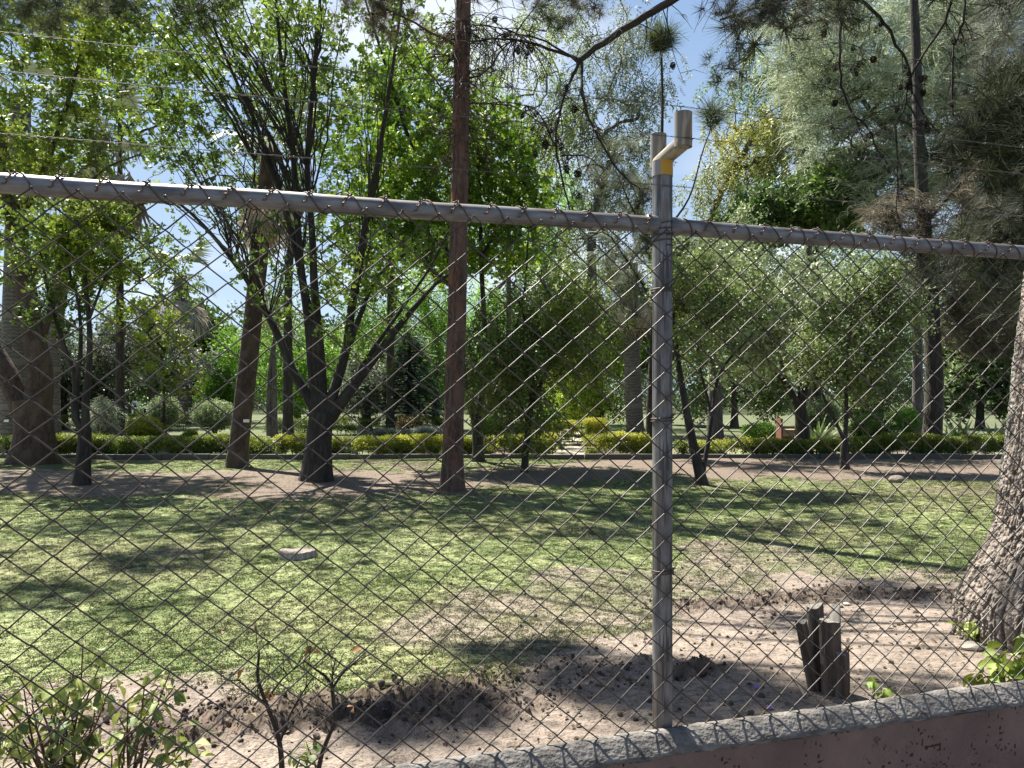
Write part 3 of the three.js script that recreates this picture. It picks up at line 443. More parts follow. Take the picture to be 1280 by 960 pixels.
  const c6 = bough([[1085, -60, 6.2], [1056, 10, 6.2], [1050, 70, 6.2], [1052, 110, 6.2], [1066, 142, 6.2], [1086, 160, 6.2], [1096, 188, 6.2], [1110, 206, 6.2]], 0.018, 0.006);
  const c7 = bough([[1360, 60, 5.2], [1290, 80, 5.6], [1250, 105, 5.8], [1232, 112, 5.8]], 0.03, 0.007), c8 = bough([[1370, 200, 4.9], [1300, 140, 5.3], [1240, 125, 5.6], [1215, 150, 5.7]], 0.02, 0.005), c9 = bough([[1380, -40, 4.8], [1200, -60, 5.4], [1050, -20, 5.6], [960, 5, 5.7], [900, 25, 5.7]], 0.035, 0.008), c10 = bough([[1365, 330, 5.2], [1300, 280, 5.8], [1240, 260, 6.2], [1190, 270, 6.4]], 0.02, 0.005);
  for (const b of [b1, b3, b5]) twigs(b, 26, 0.5, 1.0, { a: 0.45, sub: 3, cone: 0.15 });
  for (const b of [b2, b4, b6]) twigs(b, 18, 0.32, 1.2, { sub: 3, cone: 0.35 });
  for (const b of [c1, c2, c3, c6]) twigs(b, 16, 0.34, 1.1, { a: 0.3, sub: 2, cone: 0.5 });
  for (const b of [c4, c5, b7]) twigs(b, 9, 0.25, 1, { sub: 2, cone: 0.6 });
  twigs(c9, 40, 0.4, 1.3, { a: 0.1, sub: 2, cone: 0.5, needle: 2 });
  for (const b of [c7, c8, c10]) twigs(b, 60, 0.6, 1.6, { a: 0.05, needle: 5, sub: 2 });
  for (const p of [[1135, 84], [1140, 118], [1137, 98], [1118, 156], [1096, 160], [1188, 126], [1180, 160], [1205, 158], [1060, 140], [1085, 165], [1098, 190], [1168, 182], [990, 60], [960, 45], [940, 50]]) coneSpots.push(P(p[0], p[1], 5.9));
  part('bough', limb.geo(), M.dark, g);
  const cg = new MB(), cr = RNG(8); for (let i = 0; i < 34; i++) { const t = i / 33, a = i * 2.4, rr = 0.02 * Math.sin(Math.PI * Math.min(0.97, 0.12 + 0.88 * t)), p = V(Math.cos(a) * rr * 0.6, -t * 0.055, Math.sin(a) * rr * 0.6); leafTri(cg, p, V(Math.cos(a), -0.35, Math.sin(a)), 0.017, 0.016, V(-Math.sin(a), 0, Math.cos(a)), -0.15); } const coneG = cg.geo(), coneM = std(0.018, 0.013, 0.01);
  coneSpots.forEach((p, i) => { for (let k = 0; k < 1 + (i % 3); k++) { const m = part('cone', coneG, coneM, g); m.position.copy(L(p.clone().add(V(cr() * 0.05 - 0.025, -cr() * 0.03, cr() * 0.05 - 0.025)))); m.rotation.set(cr() - 0.5, cr() * 6, cr() - 0.5); m.scale.setScalar(0.6 + 0.5 * cr()); } });
  // needles: hanging masses at the upper right, and the crown above the picture that shades the wall
  const hang = (cx, cy, rx, ry, d, n, s, pal) => { for (let i = 0; i < n; i++) { const b = inBall(r), k = d / FPX, w = mix3(pal[0], pal[1], r()); needles.push({ p: L(P(cx + b.x * rx, cy + b.y * ry, d + b.z * 0.7)), e: [rd() * 1.2, r() * 6.28, 1.5 + rd()], s: s * (0.7 + 0.6 * r()), c: C(...w) }); } };
  hang(930, 12, 55, 30, 5.7, 60, 0.6, [[0.03, 0.032, 0.02], [0.09, 0.09, 0.05]]); hang(985, 15, 45, 26, 5.8, 45, 0.6, [[0.03, 0.032, 0.02], [0.09, 0.08, 0.05]]); hang(900, 80, 40, 30, 5.7, 14, 0.6, [[0.02, 0.022, 0.014], [0.05, 0.05, 0.03]]);
  hang(1250, 60, 60, 90, 6.2, 90, 1.0, [[0.06, 0.07, 0.05], [0.17, 0.18, 0.13]]); hang(1265, 230, 45, 90, 6.2, 80, 1.0, [[0.06, 0.065, 0.045], [0.15, 0.15, 0.11]]);
  for (let i = 0; i < 1500; i++) { const b = inBall(r, 0.2); needles.push({ p: V(1.2 + b.x * 4.5, 6.4 + b.y * 1.6, 2.6 + b.z * 3.8), e: [rd() * 1.5, r() * 6.28, 1.2 + rd() * 1.4], s: 1.5 + r(), c: C(...mix3([0.03, 0.045, 0.02], [0.08, 0.1, 0.045], r())) }); }
  // boughs above the picture whose shade falls on the earth by the fence
  const bhi = []; for (const [x, y, rr, n] of [[545, 885, 0.14, 70], [800, 856, 0.24, 150], [850, 838, 0.18, 100], [640, 818, 0.16, 60], [990, 866, 0.11, 34], [925, 896, 0.13, 44], [700, 812, 0.14, 36], [1120, 738, 0.26, 60], [960, 660, 0.35, 90], [1060, 652, 0.3, 60], [200, 700, 0.3, 100], [120, 655, 0.4, 130], [270, 650, 0.35, 110], [60, 745, 0.3, 70], [420, 655, 0.4, 70], [1180, 690, 0.3, 20], [430, 905, 0.12, 16], [1180, 872, 0.12, 14]]) { const s = onGround(x, y), c = s.clone().addScaledVector(sunDir, (5.9 + r() * 1.2) / sunDir.y); bhi.push(c); for (let i = 0; i < n; i++) { const b = inBall(r); needles.push({ p: L(c.clone().add(V(b.x * rr * 1.5, b.y * 0.3, b.z * rr * 1.5))), e: [rd() * 1.2, r() * 6.28, 1.5 + rd()], s: 0.9 + 0.6 * r(), c: C(...mix3([0.04, 0.05, 0.03], [0.1, 0.12, 0.06], r())) }); } }
  const hub = P(1400, -700, 4.4); for (const c of bhi) { const m = hub.clone().lerp(c, 0.55).add(V(0, 0.7, 0)), p = resample([hub, m, c], 0.3); lim2.tube(p.map(L), p.map((_, i) => lerp(0.045, 0.006, i / (p.length - 1))), 6, { tile: 0.3 }); }
  part('high_bough', lim2.geo(), M.dark, g);
  crown('crown', 'needle', needles, NEEDLE, g);
}

/* ------------------------------------------------------------------ trees on the lawn */
const W = (px, Z) => V((px - 640) / FPX * Z, 0, -Z);
tree({ name: 'pine_tree', label: 'tall straight red-barked pine trunk in the middle of the lawn', seed: 31, base: onGround(565, 613), bark: M.pine, tile: 0.5,
  limbs: [{ p: [[565, 618], [566, 575], [568, 500], [571, 400], [573, 300], [575, 200], [577, 90], [579, 0], [582, -250], [584, -560]], r: [0.135, 0.075], flare: 0.35, sides: 26, rough: 0.06, from: 0.5 },
    { p: [[577, 62], [540, 40], [500, 20], [470, 5], [440, -30]], r: [0.02, 0.008], wob: 0.03 }, { p: [[577, 100], [600, 95], [630, 60], [660, 20], [690, -20]], r: [0.016, 0.006], wob: 0.03 }, { p: [[576, 130], [610, 128], [650, 138], [690, 165]], r: [0.014, 0.005], wob: 0.03 }, { p: [[575, 150], [550, 110], [520, 70], [505, 30]], r: [0.014, 0.005], wob: 0.03 }, { p: [[581, -150], [500, -140], [440, -90], [470, -20]], r: [0.03, 0.01] }, { p: [[581, -120], [640, -110], [720, -60], [740, -10]], r: [0.03, 0.01] }],
  crown: [[560, -420, 210, 170, 0, 2.2, 70, 0.3], [478, 14, 50, 36, 0.2, 0.5, 26], [715, 0, 40, 26, 0, 0.4, 10]], leaf: { kind: 'needle', n: 5, R: 0.26, s: 0.95, tilt: 1.6, colors: [[0.06, 0.048, 0.03], [0.1, 0.09, 0.05], [0.17, 0.15, 0.085]], mat: NEEDLE, along: 0.3 }, tip: 0.005, up: 0.3,
  extra: ({ mb, pt, L, r, rd }) => { for (let i = 0; i < 190; i++) { const y = 20 + 190 * Math.pow(r(), 1.2), s = pt([576 + rd() * 5, y]), a = r() * 6.28, pts = [s], n = 7, ln = 0.25 + 0.75 * r() * (y < 170 ? 1 : 0.5), d = V(Math.cos(a), 0.25 + rd() * 0.5, Math.sin(a)).normalize(); let q = s; for (let k = 0; k < n; k++) { d.add(V(rd() * 0.35, -0.24, rd() * 0.35)).normalize(); q = q.clone().addScaledVector(d, ln / n); pts.push(q); } mb.tube(pts.map(L), pts.map((_, k) => lerp(0.007, 0.0022, k / n)), 4, { cap: false }); for (let b = 0; b < 2; b++) { const s2 = pts[2 + Math.floor(r() * 4)], e = s2.clone().add(V(rd() * 0.22, -0.06 + rd() * 0.16, rd() * 0.22)); mb.tube([s2, s2.clone().lerp(e, 0.5).add(V(0, 0.03, 0)), e].map(L), [0.004, 0.003, 0.0018], 4, { cap: false }); } } } });

{ // the dark many-stemmed tree left of the pine
  const r = RNG(52), rd = () => r() * 2 - 1, limbs = [
    { p: [[395, 606], [397, 570], [400, 540], [402, 515]], r: [0.215, 0.17], flare: 0.25, sides: 20, noTwig: true, rough: 0.14 },
    { p: [[398, 525], [386, 498], [366, 464], [350, 425], [336, 397], [312, 355], [292, 327], [262, 290], [225, 255], [190, 235]], r: [0.081, 0.014], from: 0.4 },
    { p: [[397, 520], [391, 470], [385, 400], [374, 330], [350, 240], [318, 150], [290, 90], [262, 20]], r: [0.082, 0.014], from: 0.35 },
    { p: [[402, 520], [397, 470], [392, 420], [378, 350], [372, 280], [366, 190], [352, 80], [345, 0], [340, -60]], r: [0.082, 0.014], from: 0.35 },
    { p: [[404, 520], [400, 440], [393, 360], [390, 290], [384, 210], [392, 100], [400, 0], [404, -90]], r: [0.081, 0.014], from: 0.35 },
    { p: [[408, 520], [420, 480], [432, 440], [440, 380], [455, 290], [474, 190], [490, 90], [505, -20]], r: [0.082, 0.014], from: 0.35 },
    { p: [[408, 530], [425, 505], [445, 478], [480, 432], [515, 388], [548, 352], [575, 335]], r: [0.1, 0.018], from: 0.4 },
    { p: [[437, 430], [452, 390], [472, 345], [505, 318], [530, 305]], r: [0.05, 0.012], from: 0.2 },
    { p: [[425, 505], [450, 462], [478, 420], [512, 372], [540, 330], [560, 290]], r: [0.05, 0.012], from: 0.2 }];
  const roots = [[374, 330], [372, 280], [350, 240], [336, 397], [318, 200], [366, 190], [384, 210], [312, 355], [292, 327], [385, 260], [455, 290], [392, 100], [340, 120], [440, 380]];
  for (let i = 0; i < 130; i++) { const s = roots[i % roots.length], side = s[0] > 420 ? 0.15 : i % 3 ? -0.72 : 0.12, h = 110 + 170 * r(), ex = s[0] + side * h * (0.35 + 0.75 * r()) + rd() * 26, ey = s[1] - h, dz = rd() * 1.5; limbs.push({ p: [[s[0], s[1], 0], [lerp(s[0], ex, 0.3) + 8, lerp(s[1], ey, 0.32), dz * 0.4], [lerp(s[0], ex, 0.7), lerp(s[1], ey, 0.7), dz * 0.8], [ex, ey, dz]], r: [0.009 + 0.012 * r(), 0.0035], from: 0.3, wob: 0.025, sides: 6 }); }
  tree({ name: 'multi_stemmed_tree', label: 'dark tree with many stems fanning upwards, left of the red pine trunk', seed: 53, base: onGround(395, 601), bark: M.dark, limbs,
    crown: [[300, 80, 130, 110, 0, 1.6, 150], [420, 60, 110, 110, 0, 1.6, 110], [235, 190, 60, 50, 0, 0.8, 50], [350, 330, 60, 90, -0.2, 0.9, 60], [450, 400, 70, 70, 0, 0.9, 60], [190, 110, 60, 80, 0, 1, 60], [360, -90, 190, 90, 0, 2, 40], [500, 330, 50, 50, 0, 0.7, 30], [240, 40, 80, 60, 0, 1.2, 50]],
    leaf: { kind: 'broad', n: 1.7, R: 0.2, s: 0.85, colors: [[0.07, 0.12, 0.02], [0.15, 0.23, 0.035], [0.32, 0.43, 0.07]], along: 0.3 }, tip: 0.004, up: 0.9, arch: 0.02 });
}
tree({ name: 'leafy_tree', label: 'dense lime-leaved tree directly behind the red pine trunk, two-stemmed at its base', seed: 61, base: onGround(597, 577), bark: M.dark,
  limbs: [{ p: [[598, 580], [597, 545], [594, 520]], r: [0.11, 0.09], noTwig: true, flare: 0.3 }, { p: [[594, 525], [584, 490], [572, 420], [562, 330], [540, 240], [510, 170]], r: [0.075, 0.02], from: 0.45 }, { p: [[595, 525], [603, 490], [606, 420], [602, 340], [600, 250], [595, 150]], r: [0.07, 0.02], from: 0.4 }, { p: [[596, 530], [612, 505], [626, 480], [640, 430], [655, 370], [660, 300]], r: [0.06, 0.015], from: 0.5 }, { p: [[566, 360], [520, 320], [470, 280], [440, 260]], r: [0.04, 0.012] }, { p: [[510, 170], [475, 60], [445, -40], [430, -100]], r: [0.035, 0.012] }, { p: [[602, 320], [640, 260], [670, 225]], r: [0.035, 0.01] }],
  crown: [[525, 210, 75, 85, 0, 1.2, 150, 0.3], [595, 190, 65, 75, 0.2, 1.1, 120, 0.3], [638, 245, 42, 60, 0, 0.8, 75], [470, 290, 62, 55, 0, 1, 80], [560, 310, 70, 50, 0.2, 1, 90], [520, 110, 55, 45, 0.3, 0.9, 60], [640, 320, 45, 35, 0.1, 0.7, 30], [430, 190, 35, 60, 0.3, 0.8, 30], [430, -95, 130, 50, -1, 1.4, 130], [560, -70, 90, 45, -0.5, 1.2, 60]],
  leaf: { kind: 'broad', n: 3.6, R: 0.36, s: 1.2, colors: [[0.09, 0.16, 0.02], [0.19, 0.31, 0.03], [0.42, 0.53, 0.06]], along: 0.25 }, up: 0.4 });
tree({ name: 'slender_tree', label: 'slender dark forked tree at the left, just right of the thick brown trunk', seed: 71, base: onGround(103, 606), bark: M.dark,
  limbs: [{ p: [[102, 610], [104, 575], [106, 550], [106, 535]], r: [0.105, 0.085], noTwig: true, flare: 0.25 }, { p: [[105, 540], [94, 522], [94, 495], [96, 475], [85, 448], [72, 407], [58, 354], [48, 300]], r: [0.06, 0.014], from: 0.4 }, { p: [[107, 538], [107, 508], [112, 450], [111, 397], [107, 354], [103, 310], [96, 262]], r: [0.06, 0.014], from: 0.4 }, { p: [[96, 475], [101, 435], [98, 380], [86, 335], [76, 290]], r: [0.035, 0.01], from: 0.2 }, { p: [[111, 400], [126, 360], [142, 320], [150, 290]], r: [0.024, 0.008], from: 0.2 }],
  crown: [[80, 320, 62, 65, 0, 0.8, 70], [130, 310, 42, 55, 0, 0.7, 40], [60, 390, 45, 45, 0, 0.6, 24], [130, 265, 35, 28, 0, 0.5, 22]], leaf: { kind: 'broad', n: 6, R: 0.2, s: 0.72, colors: [[0.06, 0.1, 0.016], [0.14, 0.21, 0.03], [0.36, 0.44, 0.06]] }, up: 0.5 });
tree({ name: 'thick_brown_tree', label: 'thick smooth brown trunk splitting low into two limbs at the far left', seed: 81, base: onGround(42, 579), bark: M.brown, tile: 0.8,
  limbs: [{ p: [[42, 584], [43, 550], [42, 520], [40, 500]], r: [0.37, 0.3], flare: 0.35, sides: 22, noTwig: true }, { p: [[36, 525], [14, 478], [-14, 430], [-50, 360], [-90, 260]], r: [0.22, 0.09], sides: 16, from: 0.6 }, { p: [[45, 520], [50, 470], [42, 415], [32, 360], [20, 290], [4, 200], [-10, 100], [-20, 0]], r: [0.24, 0.05], sides: 16, from: 0.45 }, { p: [[46, 450], [70, 370], [105, 300], [160, 262], [214, 244]], r: [0.07, 0.02], from: 0.5 }, { p: [[20, 290], [60, 200], [90, 110], [110, 30]], r: [0.08, 0.015], from: 0.3 }, { p: [[4, 200], [-50, 120, -1.6], [-70, 0, -2.6], [30, -150, -4]], r: [0.06, 0.02], from: 0.3 }, { p: [[32, 360], [80, 270], [130, 212], [178, 192]], r: [0.05, 0.015], from: 0.4 }],
  crown: [[45, 170, 75, 90, 0, 1.4, 110, 0.2], [20, 290, 60, 60, 0, 1, 60], [110, 90, 70, 70, 0.3, 1.2, 85], [40, 40, 90, 60, 0, 1.4, 80], [150, 40, 50, 60, 0.4, 1, 40], [40, -170, 200, 60, -4, 1.8, 46], [90, 205, 40, 40, 0, 0.8, 30]],
  leaf: { kind: 'broad', n: 3.2, R: 0.36, s: 1.15, colors: [[0.11, 0.16, 0.025], [0.24, 0.32, 0.045], [0.47, 0.53, 0.09]], along: 0.3 }, up: 0.4 });
tree({ name: 'olive_leaved_tree', label: 'thin-trunked tree with a wide drooping olive-green crown between pine and fence post', seed: 91, base: onGround(655, 591), bark: M.dark,
  limbs: [{ p: [[655, 595], [657, 570], [660, 540], [662, 515]], r: [0.06, 0.05], noTwig: true }, { p: [[662, 518], [666, 480], [664, 430], [650, 380]], r: [0.04, 0.012] }, { p: [[662, 515], [680, 470], [700, 425], [715, 385]], r: [0.04, 0.012] }, { p: [[661, 530], [640, 485], [618, 445], [600, 410]], r: [0.03, 0.01] }],
  crown: [[655, 420, 72, 75, 0, 0.9, 120], [600, 440, 45, 60, 0, 0.7, 55], [720, 410, 62, 60, 0, 0.8, 80], [690, 355, 60, 35, 0, 0.7, 45], [655, 505, 45, 32, 0, 0.5, 30]], leaf: { kind: 'fine', n: 3.5, R: 0.28, s: 1.5, tilt: 0.6, colors: [[0.11, 0.15, 0.04], [0.21, 0.27, 0.07], [0.4, 0.46, 0.13]] }, up: 0.6, arch: 0.15 });
tree({ name: 'young_pine', label: 'slim dark-stemmed young pine with pale needle tufts, behind the fence post', seed: 101, base: onGround(812, 571), bark: M.dark,
  limbs: [{ p: [[812, 575], [813, 520], [816, 440], [820, 340], [824, 240], [828, 140], [827, 72]], r: [0.1, 0.02], from: 0.3 }, { p: [[818, 380], [780, 320], [755, 290], [730, 300]], r: [0.03, 0.01] }, { p: [[822, 300], [860, 250], [878, 190], [889, 160]], r: [0.028, 0.01] }, { p: [[821, 320], [790, 260], [770, 215]], r: [0.028, 0.01] }, { p: [[819, 350], [850, 330], [880, 335]], r: [0.024, 0.01] }],
  crown: [[790, 310, 48, 60, 0, 0.6, 34], [770, 220, 40, 45, 0, 0.5, 12], [815, 250, 30, 40, 0, 0.4, 10], [790, 380, 35, 35, 0, 0.5, 16], [860, 320, 30, 30, 0, 0.4, 10]], leaf: { kind: 'needle', n: 5, R: 0.2, s: 1.7, tilt: 1.2, colors: [[0.08, 0.1, 0.05], [0.14, 0.165, 0.085], [0.22, 0.235, 0.14]], mat: NEEDLE },
  extra: ({ inst, pt, L, r, rd }) => { for (const [x, y, n] of [[827, 58, 26], [890, 152, 12]]) for (let i = 0; i < n; i++) { const b = inBall(r); inst.push({ p: L(pt([x + b.x * 9, y + b.y * 12])), e: [rd() * 0.9, r() * 6.28, rd() * 0.9], s: 2.3 + 0.6 * r(), c: C(0.07 + 0.03 * r(), 0.095 + 0.03 * r(), 0.04) }); } }, up: 0.3 });
tree({ name: 'leaning_tree', label: 'thin dark trunk leaning left from its pale base, just right of the fence post', seed: 111, base: onGround(877, 606), bark: M.dark,
  limbs: [{ p: [[879, 610], [872, 580], [862, 535], [852, 480], [846, 445], [840, 390], [838, 330]], r: [0.08, 0.02], from: 0.5, flare: 0.2 }, { p: [[877, 600], [884, 560], [890, 520], [899, 468], [915, 445], [934, 426], [955, 400]], r: [0.04, 0.012], from: 0.5 }, { p: [[890, 520], [880, 480], [872, 440], [880, 390]], r: [0.025, 0.008], from: 0.3 }],
  crown: [[880, 400, 42, 62, 0, 0.6, 44], [850, 340, 40, 45, 0, 0.6, 34], [925, 370, 42, 45, 0, 0.6, 36]], leaf: { kind: 'small', n: 6, R: 0.2, s: 1.2, colors: [[0.13, 0.18, 0.06], [0.22, 0.28, 0.1], [0.36, 0.42, 0.17]] }, up: 0.5 });
tree({ name: 'pale_leaved_tree', label: 'broad tree with a rounded pale grey-green crown right of the fence post', seed: 121, base: onGround(1004, 568), bark: M.dark,
  limbs: [{ p: [[1005, 572], [1003, 545], [1002, 520], [999, 505]], r: [0.18, 0.12], flare: 0.3, noTwig: true }, { p: [[1000, 512], [985, 485], [966, 458], [947, 443], [925, 415], [905, 385]], r: [0.09, 0.02], from: 0.4 }, { p: [[985, 486], [976, 450], [962, 405], [950, 360]], r: [0.05, 0.015] }, { p: [[1002, 510], [1010, 470], [1020, 420], [1030, 370]], r: [0.08, 0.015] }, { p: [[1001, 508], [998, 460], [990, 400], [985, 350]], r: [0.06, 0.015] }],
  crown: [[960, 375, 75, 62, 0, 1.3, 150], [900, 370, 50, 58, 0, 1, 80], [1030, 370, 62, 62, 0, 1.1, 110], [985, 430, 60, 42, 0, 0.9, 60], [925, 430, 50, 45, -0.3, 0.8, 50], [1060, 430, 40, 50, 0.3, 0.8, 40]], leaf: { kind: 'small', n: 3, R: 0.38, s: 2.1, mat: GLOSSY, colors: [[0.26, 0.32, 0.17], [0.42, 0.48, 0.27], [0.6, 0.64, 0.42]] }, up: 0.4 });
tree({ name: 'small_forked_tree', label: 'small dark V-forked tree on the lawn in front of the agaves', seed: 131, base: onGround(1056, 587), bark: M.dark,
  limbs: [{ p: [[1056, 590], [1055, 570], [1056, 548]], r: [0.075, 0.06], noTwig: true, flare: 0.2 }, { p: [[1056, 552], [1046, 530], [1034, 506], [1022, 478], [1010, 440]], r: [0.035, 0.01], from: 0.4 }, { p: [[1056, 552], [1058, 520], [1058, 480], [1062, 420], [1072, 360]], r: [0.045, 0.012], from: 0.35 }, { p: [[1058, 490], [1080, 450], [1100, 400], [1115, 360]], r: [0.03, 0.01] }],
  crown: [[1065, 420, 52, 70, 0, 0.8, 80], [1110, 400, 42, 58, 0, 0.7, 55], [1025, 445, 34, 45, 0, 0.6, 30], [1095, 345, 40, 30, 0, 0.6, 30], [1085, 480, 40, 25, 0, 0.5, 20]], leaf: { kind: 'small', n: 4.2, R: 0.28, s: 1.4, colors: [[0.1, 0.14, 0.05], [0.2, 0.26, 0.09], [0.4, 0.46, 0.19]] }, up: 0.5 });
tree({ name: 'dark_trunked_tree', label: 'tall nearly black trunk at the right with dry brown twigs around its top', seed: 141, base: onGround(1163, 568), bark: M.dark,
  limbs: [{ p: [[1162, 572], [1166, 530], [1168, 480], [1166, 430], [1163, 370], [1158, 310], [1150, 200], [1146, 90], [1140, -60]], r: [0.2, 0.07], flare: 0.25, sides: 16, from: 0.4, rough: 0.12 }, { p: [[1163, 360], [1190, 320], [1230, 290], [1275, 280]], r: [0.045, 0.012] }, { p: [[1160, 330], [1130, 290], [1105, 265]], r: [0.04, 0.012] }, { p: [[1156, 280], [1200, 230], [1240, 190], [1280, 170]], r: [0.05, 0.012] }, { p: [[1164, 390], [1200, 370], [1250, 375], [1290, 385]], r: [0.04, 0.01] }],
  crown: [[1205, 320, 72, 60, 0, 1.4, 150], [1235, 400, 55, 50, 0, 1.2, 110], [1120, 280, 35, 35, 0, 0.8, 46], [1240, 230, 55, 55, 0, 1.2, 80]], leaf: { kind: 'feather', n: 4, R: 0.24, s: 1.0, tilt: 0.7, colors: [[0.08, 0.07, 0.05], [0.15, 0.13, 0.09], [0.28, 0.24, 0.17]], mat: NEEDLE }, up: 0.3, droop: 0.2 });

/* ------------------------------------------------------------------ palms */
function fanFrond(seed, s, spread = 2.6) { const r = RNG(seed), mb = new MB(); mb.tube([V(0, 0, 0), V(0.35 * s, 0.08 * s, 0), V(0.7 * s, 0.05 * s, 0)], [0.022 * s, 0.016 * s, 0.012 * s], 5); const c = V(0.7 * s, 0.05 * s, 0), N = 22; for (let i = 0; i < N; i++) { const a = (i / (N - 1) - 0.5) * spread, ln = s * (0.62 + 0.16 * Math.cos(a)) * (0.9 + 0.2 * r()), d = V(Math.cos(a), -0.12 - 0.12 * r(), Math.sin(a)).normalize(), sd = V(-Math.sin(a), 0.35, Math.cos(a)).normalize(), m = c.clone().addScaledVector(d, ln * 0.6), e = c.clone().addScaledVector(d, ln).add(V(0, -0.2 * s * (0.6 + r()), 0)), w = 0.034 * s, n = V(0, 1, 0), b = mb.count; mb.v(c, n, 0, 0); mb.v(m.clone().addScaledVector(sd, w), n, 0, 0); mb.v(m.clone().addScaledVector(sd, -w), n, 0, 0); mb.v(e, n, 0, 0); mb.tri(b, b + 1, b + 2); mb.tri(b + 1, b + 3, b + 2); } return mb.geo(true); }
const FRONDS = [1, 2, 3].map((k) => fanFrond(k, 1)), frondM = leafM(0.22, 0.25, 0.17, 0.3, 0.6), deadM = leafM(0.36, 0.31, 0.24, 0.2, 0.95);
function palm(name, label, base, pts, r0, r1, size, nLive, nDead, seed, bark = M.palm) {
  const r = RNG(seed), g = thing(name, label, 'palm', base), p = resample(pts.map((q) => P(q[0], q[1], -base.z + (q[2] || 0)).sub(base)), 0.2), mb = new MB(); mb.tube(p, p.map((_, i) => lerp(r0, r1, i / (p.length - 1)) * (i < 2 ? 1.15 : 1)), 18, { rough: 0.05, tile: 0.6, seed }); part('trunk', mb.geo(), bark, g);
  const top = p[p.length - 1];
  for (let i = 0; i < nLive + nDead; i++) { const live = i < nLive, m = part(live ? 'frond' : 'dead_frond', FRONDS[i % 3], live ? frondM : deadM, g); m.position.copy(top).add(V(0, live ? 0 : -0.15 - 0.7 * size * r(), 0)); m.rotation.set(0, i * 2.4 + r(), live ? lerp(1.2, -0.5, (i + 0.5) / nLive) : -0.5 - 1.05 * Math.sqrt(r()), 'YXZ'); m.scale.setScalar(size * (0.85 + 0.3 * r())); }
  return g;
}
palm('leaning_palm', 'brown palm trunk leaning right, left of the many-stemmed dark tree, dead fronds at its top', onGround(296, 584), [[296, 588], [300, 545], [306, 490], [313, 430], [319, 370], [326, 300], [333, 230], [338, 180]], 0.17, 0.135, 0.85, 3, 13, 5, M.brown);
palm('tall_palm', 'grey ringed palm trunk at the left edge behind the thick brown trunk', W(14, 17), [[14, 563], [15, 500], [17, 430], [19, 360], [22, 250], [26, 120]], 0.26, 0.2, 1.2, 5, 18, 6);
palm('tall_palm', 'grey palm trunk showing just right of the thick brown trunk', W(64, 20), [[64, 556], [63, 480], [66, 420], [80, 330], [105, 240], [130, 165]], 0.24, 0.17, 1.3, 5, 26, 7);
palm('tall_palm', 'distant palm with a shaggy skirt of dead fronds, above the round yellow-green shrub', W(228, 32), [[232, 532], [230, 480], [228, 420], [226, 345]], 0.3, 0.26, 1.35, 6, 44, 8);
palm('stout_palm', 'stout grey ringed palm trunk beyond the hedge, left of the fence post', W(793, 21), [[795, 552], [792, 500], [790, 450], [788, 390], [788, 330]], 0.24, 0.2, 1.0, 8, 12, 9);

/* ------------------------------------------------------------------ garden trees beyond the hedge */
function bg(name, label, px, Z, seed, kind, colors, crownL, o = {}) {
  const base = W(px, Z), top = crownL[0], k = Z / 14;
  return tree({ name, label, seed, base, bark: o.bark || M.grey, group: o.group, step: 0.5,
    limbs: [{ p: [[px, HOR + EYE * FPX / Z + 3], [px + (o.lean || 0) * 0.3, lerp(HOR + 30, top[1], 0.35)], [px + (o.lean || 0) * 0.8, lerp(HOR, top[1], 0.7)], [top[0], top[1]]], r: [o.r || 0.16, (o.r || 0.16) * 0.4], from: o.from ?? 0.35, flare: 0.2 }, ...(o.limbs || [])],
    crown: crownL, leaf: { kind, n: (o.n || 9) * 0.72, R: (o.R || 0.32) * Math.max(1, k * 0.8), s: (o.s || 0.95) * Math.max(1, k) * 1.25, tilt: o.tilt, colors, mat: o.mat, along: 0.3 }, up: o.up ?? 0.3, tip: 0.006 * k });
}
bg('lilac_tree', 'loose grey-lilac flowering tree beyond the hedge, below the distant palm', 190, 28, 201, 'small', [[0.16, 0.18, 0.14], [0.27, 0.31, 0.18], [0.46, 0.43, 0.56]], [[175, 420, 50, 45, 0, 1.6, 70], [215, 450, 45, 40, 0, 1.4, 50], [140, 455, 30, 35, 0, 1, 26]], { n: 6 });
bg('dark_broadleaf_tree', 'dark broad-leaved tree beyond the hedge, left of the leaning palm', 232, 36, 202, 'broad', DARKG, [[240, 440, 42, 50, 0, 1.8, 60], [200, 470, 45, 35, 0, 1.4, 50], [262, 420, 20, 30, 0, 1, 16]], { n: 9, bark: M.dark });
bg('bright_green_tree', 'vivid light-green tree beyond the hedge, close against the leaning palm trunk', 285, 33, 203, 'small', BRIGHT, [[284, 465, 26, 48, 0, 1.2, 60], [270, 500, 24, 25, 0, 1, 24], [345, 470, 22, 40, 0, 1, 24]], { n: 10 });
bg('dark_evergreen', 'dim grey-green evergreen mass at the far left, behind the slender forked tree', 80, 27, 204, 'small', DIMG, [[80, 470, 45, 55, 0, 1.8, 80], [130, 490, 30, 35, 0, 1, 40], [40, 440, 40, 60, 0, 1.5, 50], [150, 430, 24, 40, 0, 1, 24]], { n: 11, bark: M.dark });
bg('grey_bush_tree', 'grey-leaved low branching tree beyond the hedge, left of the blue-green fir', 458, 24, 205, 'small', GREY, [[455, 480, 26, 30, 0, 1, 44], [440, 500, 20, 20, 0, 0.7, 16], [480, 470, 16, 26, 0, 0.7, 16]], { n: 8, r: 0.2 });
bg('weeping_tree', 'light-green weeping tree immediately left of the red pine trunk, in the garden', 545, 27, 206, 'fine', BRIGHT, [[530, 390, 48, 62, 0, 2, 90], [470, 390, 40, 42, 0, 1.5, 44], [545, 470, 20, 40, 0, 1, 30]], { n: 8, s: 1.0, tilt: 0.4 });
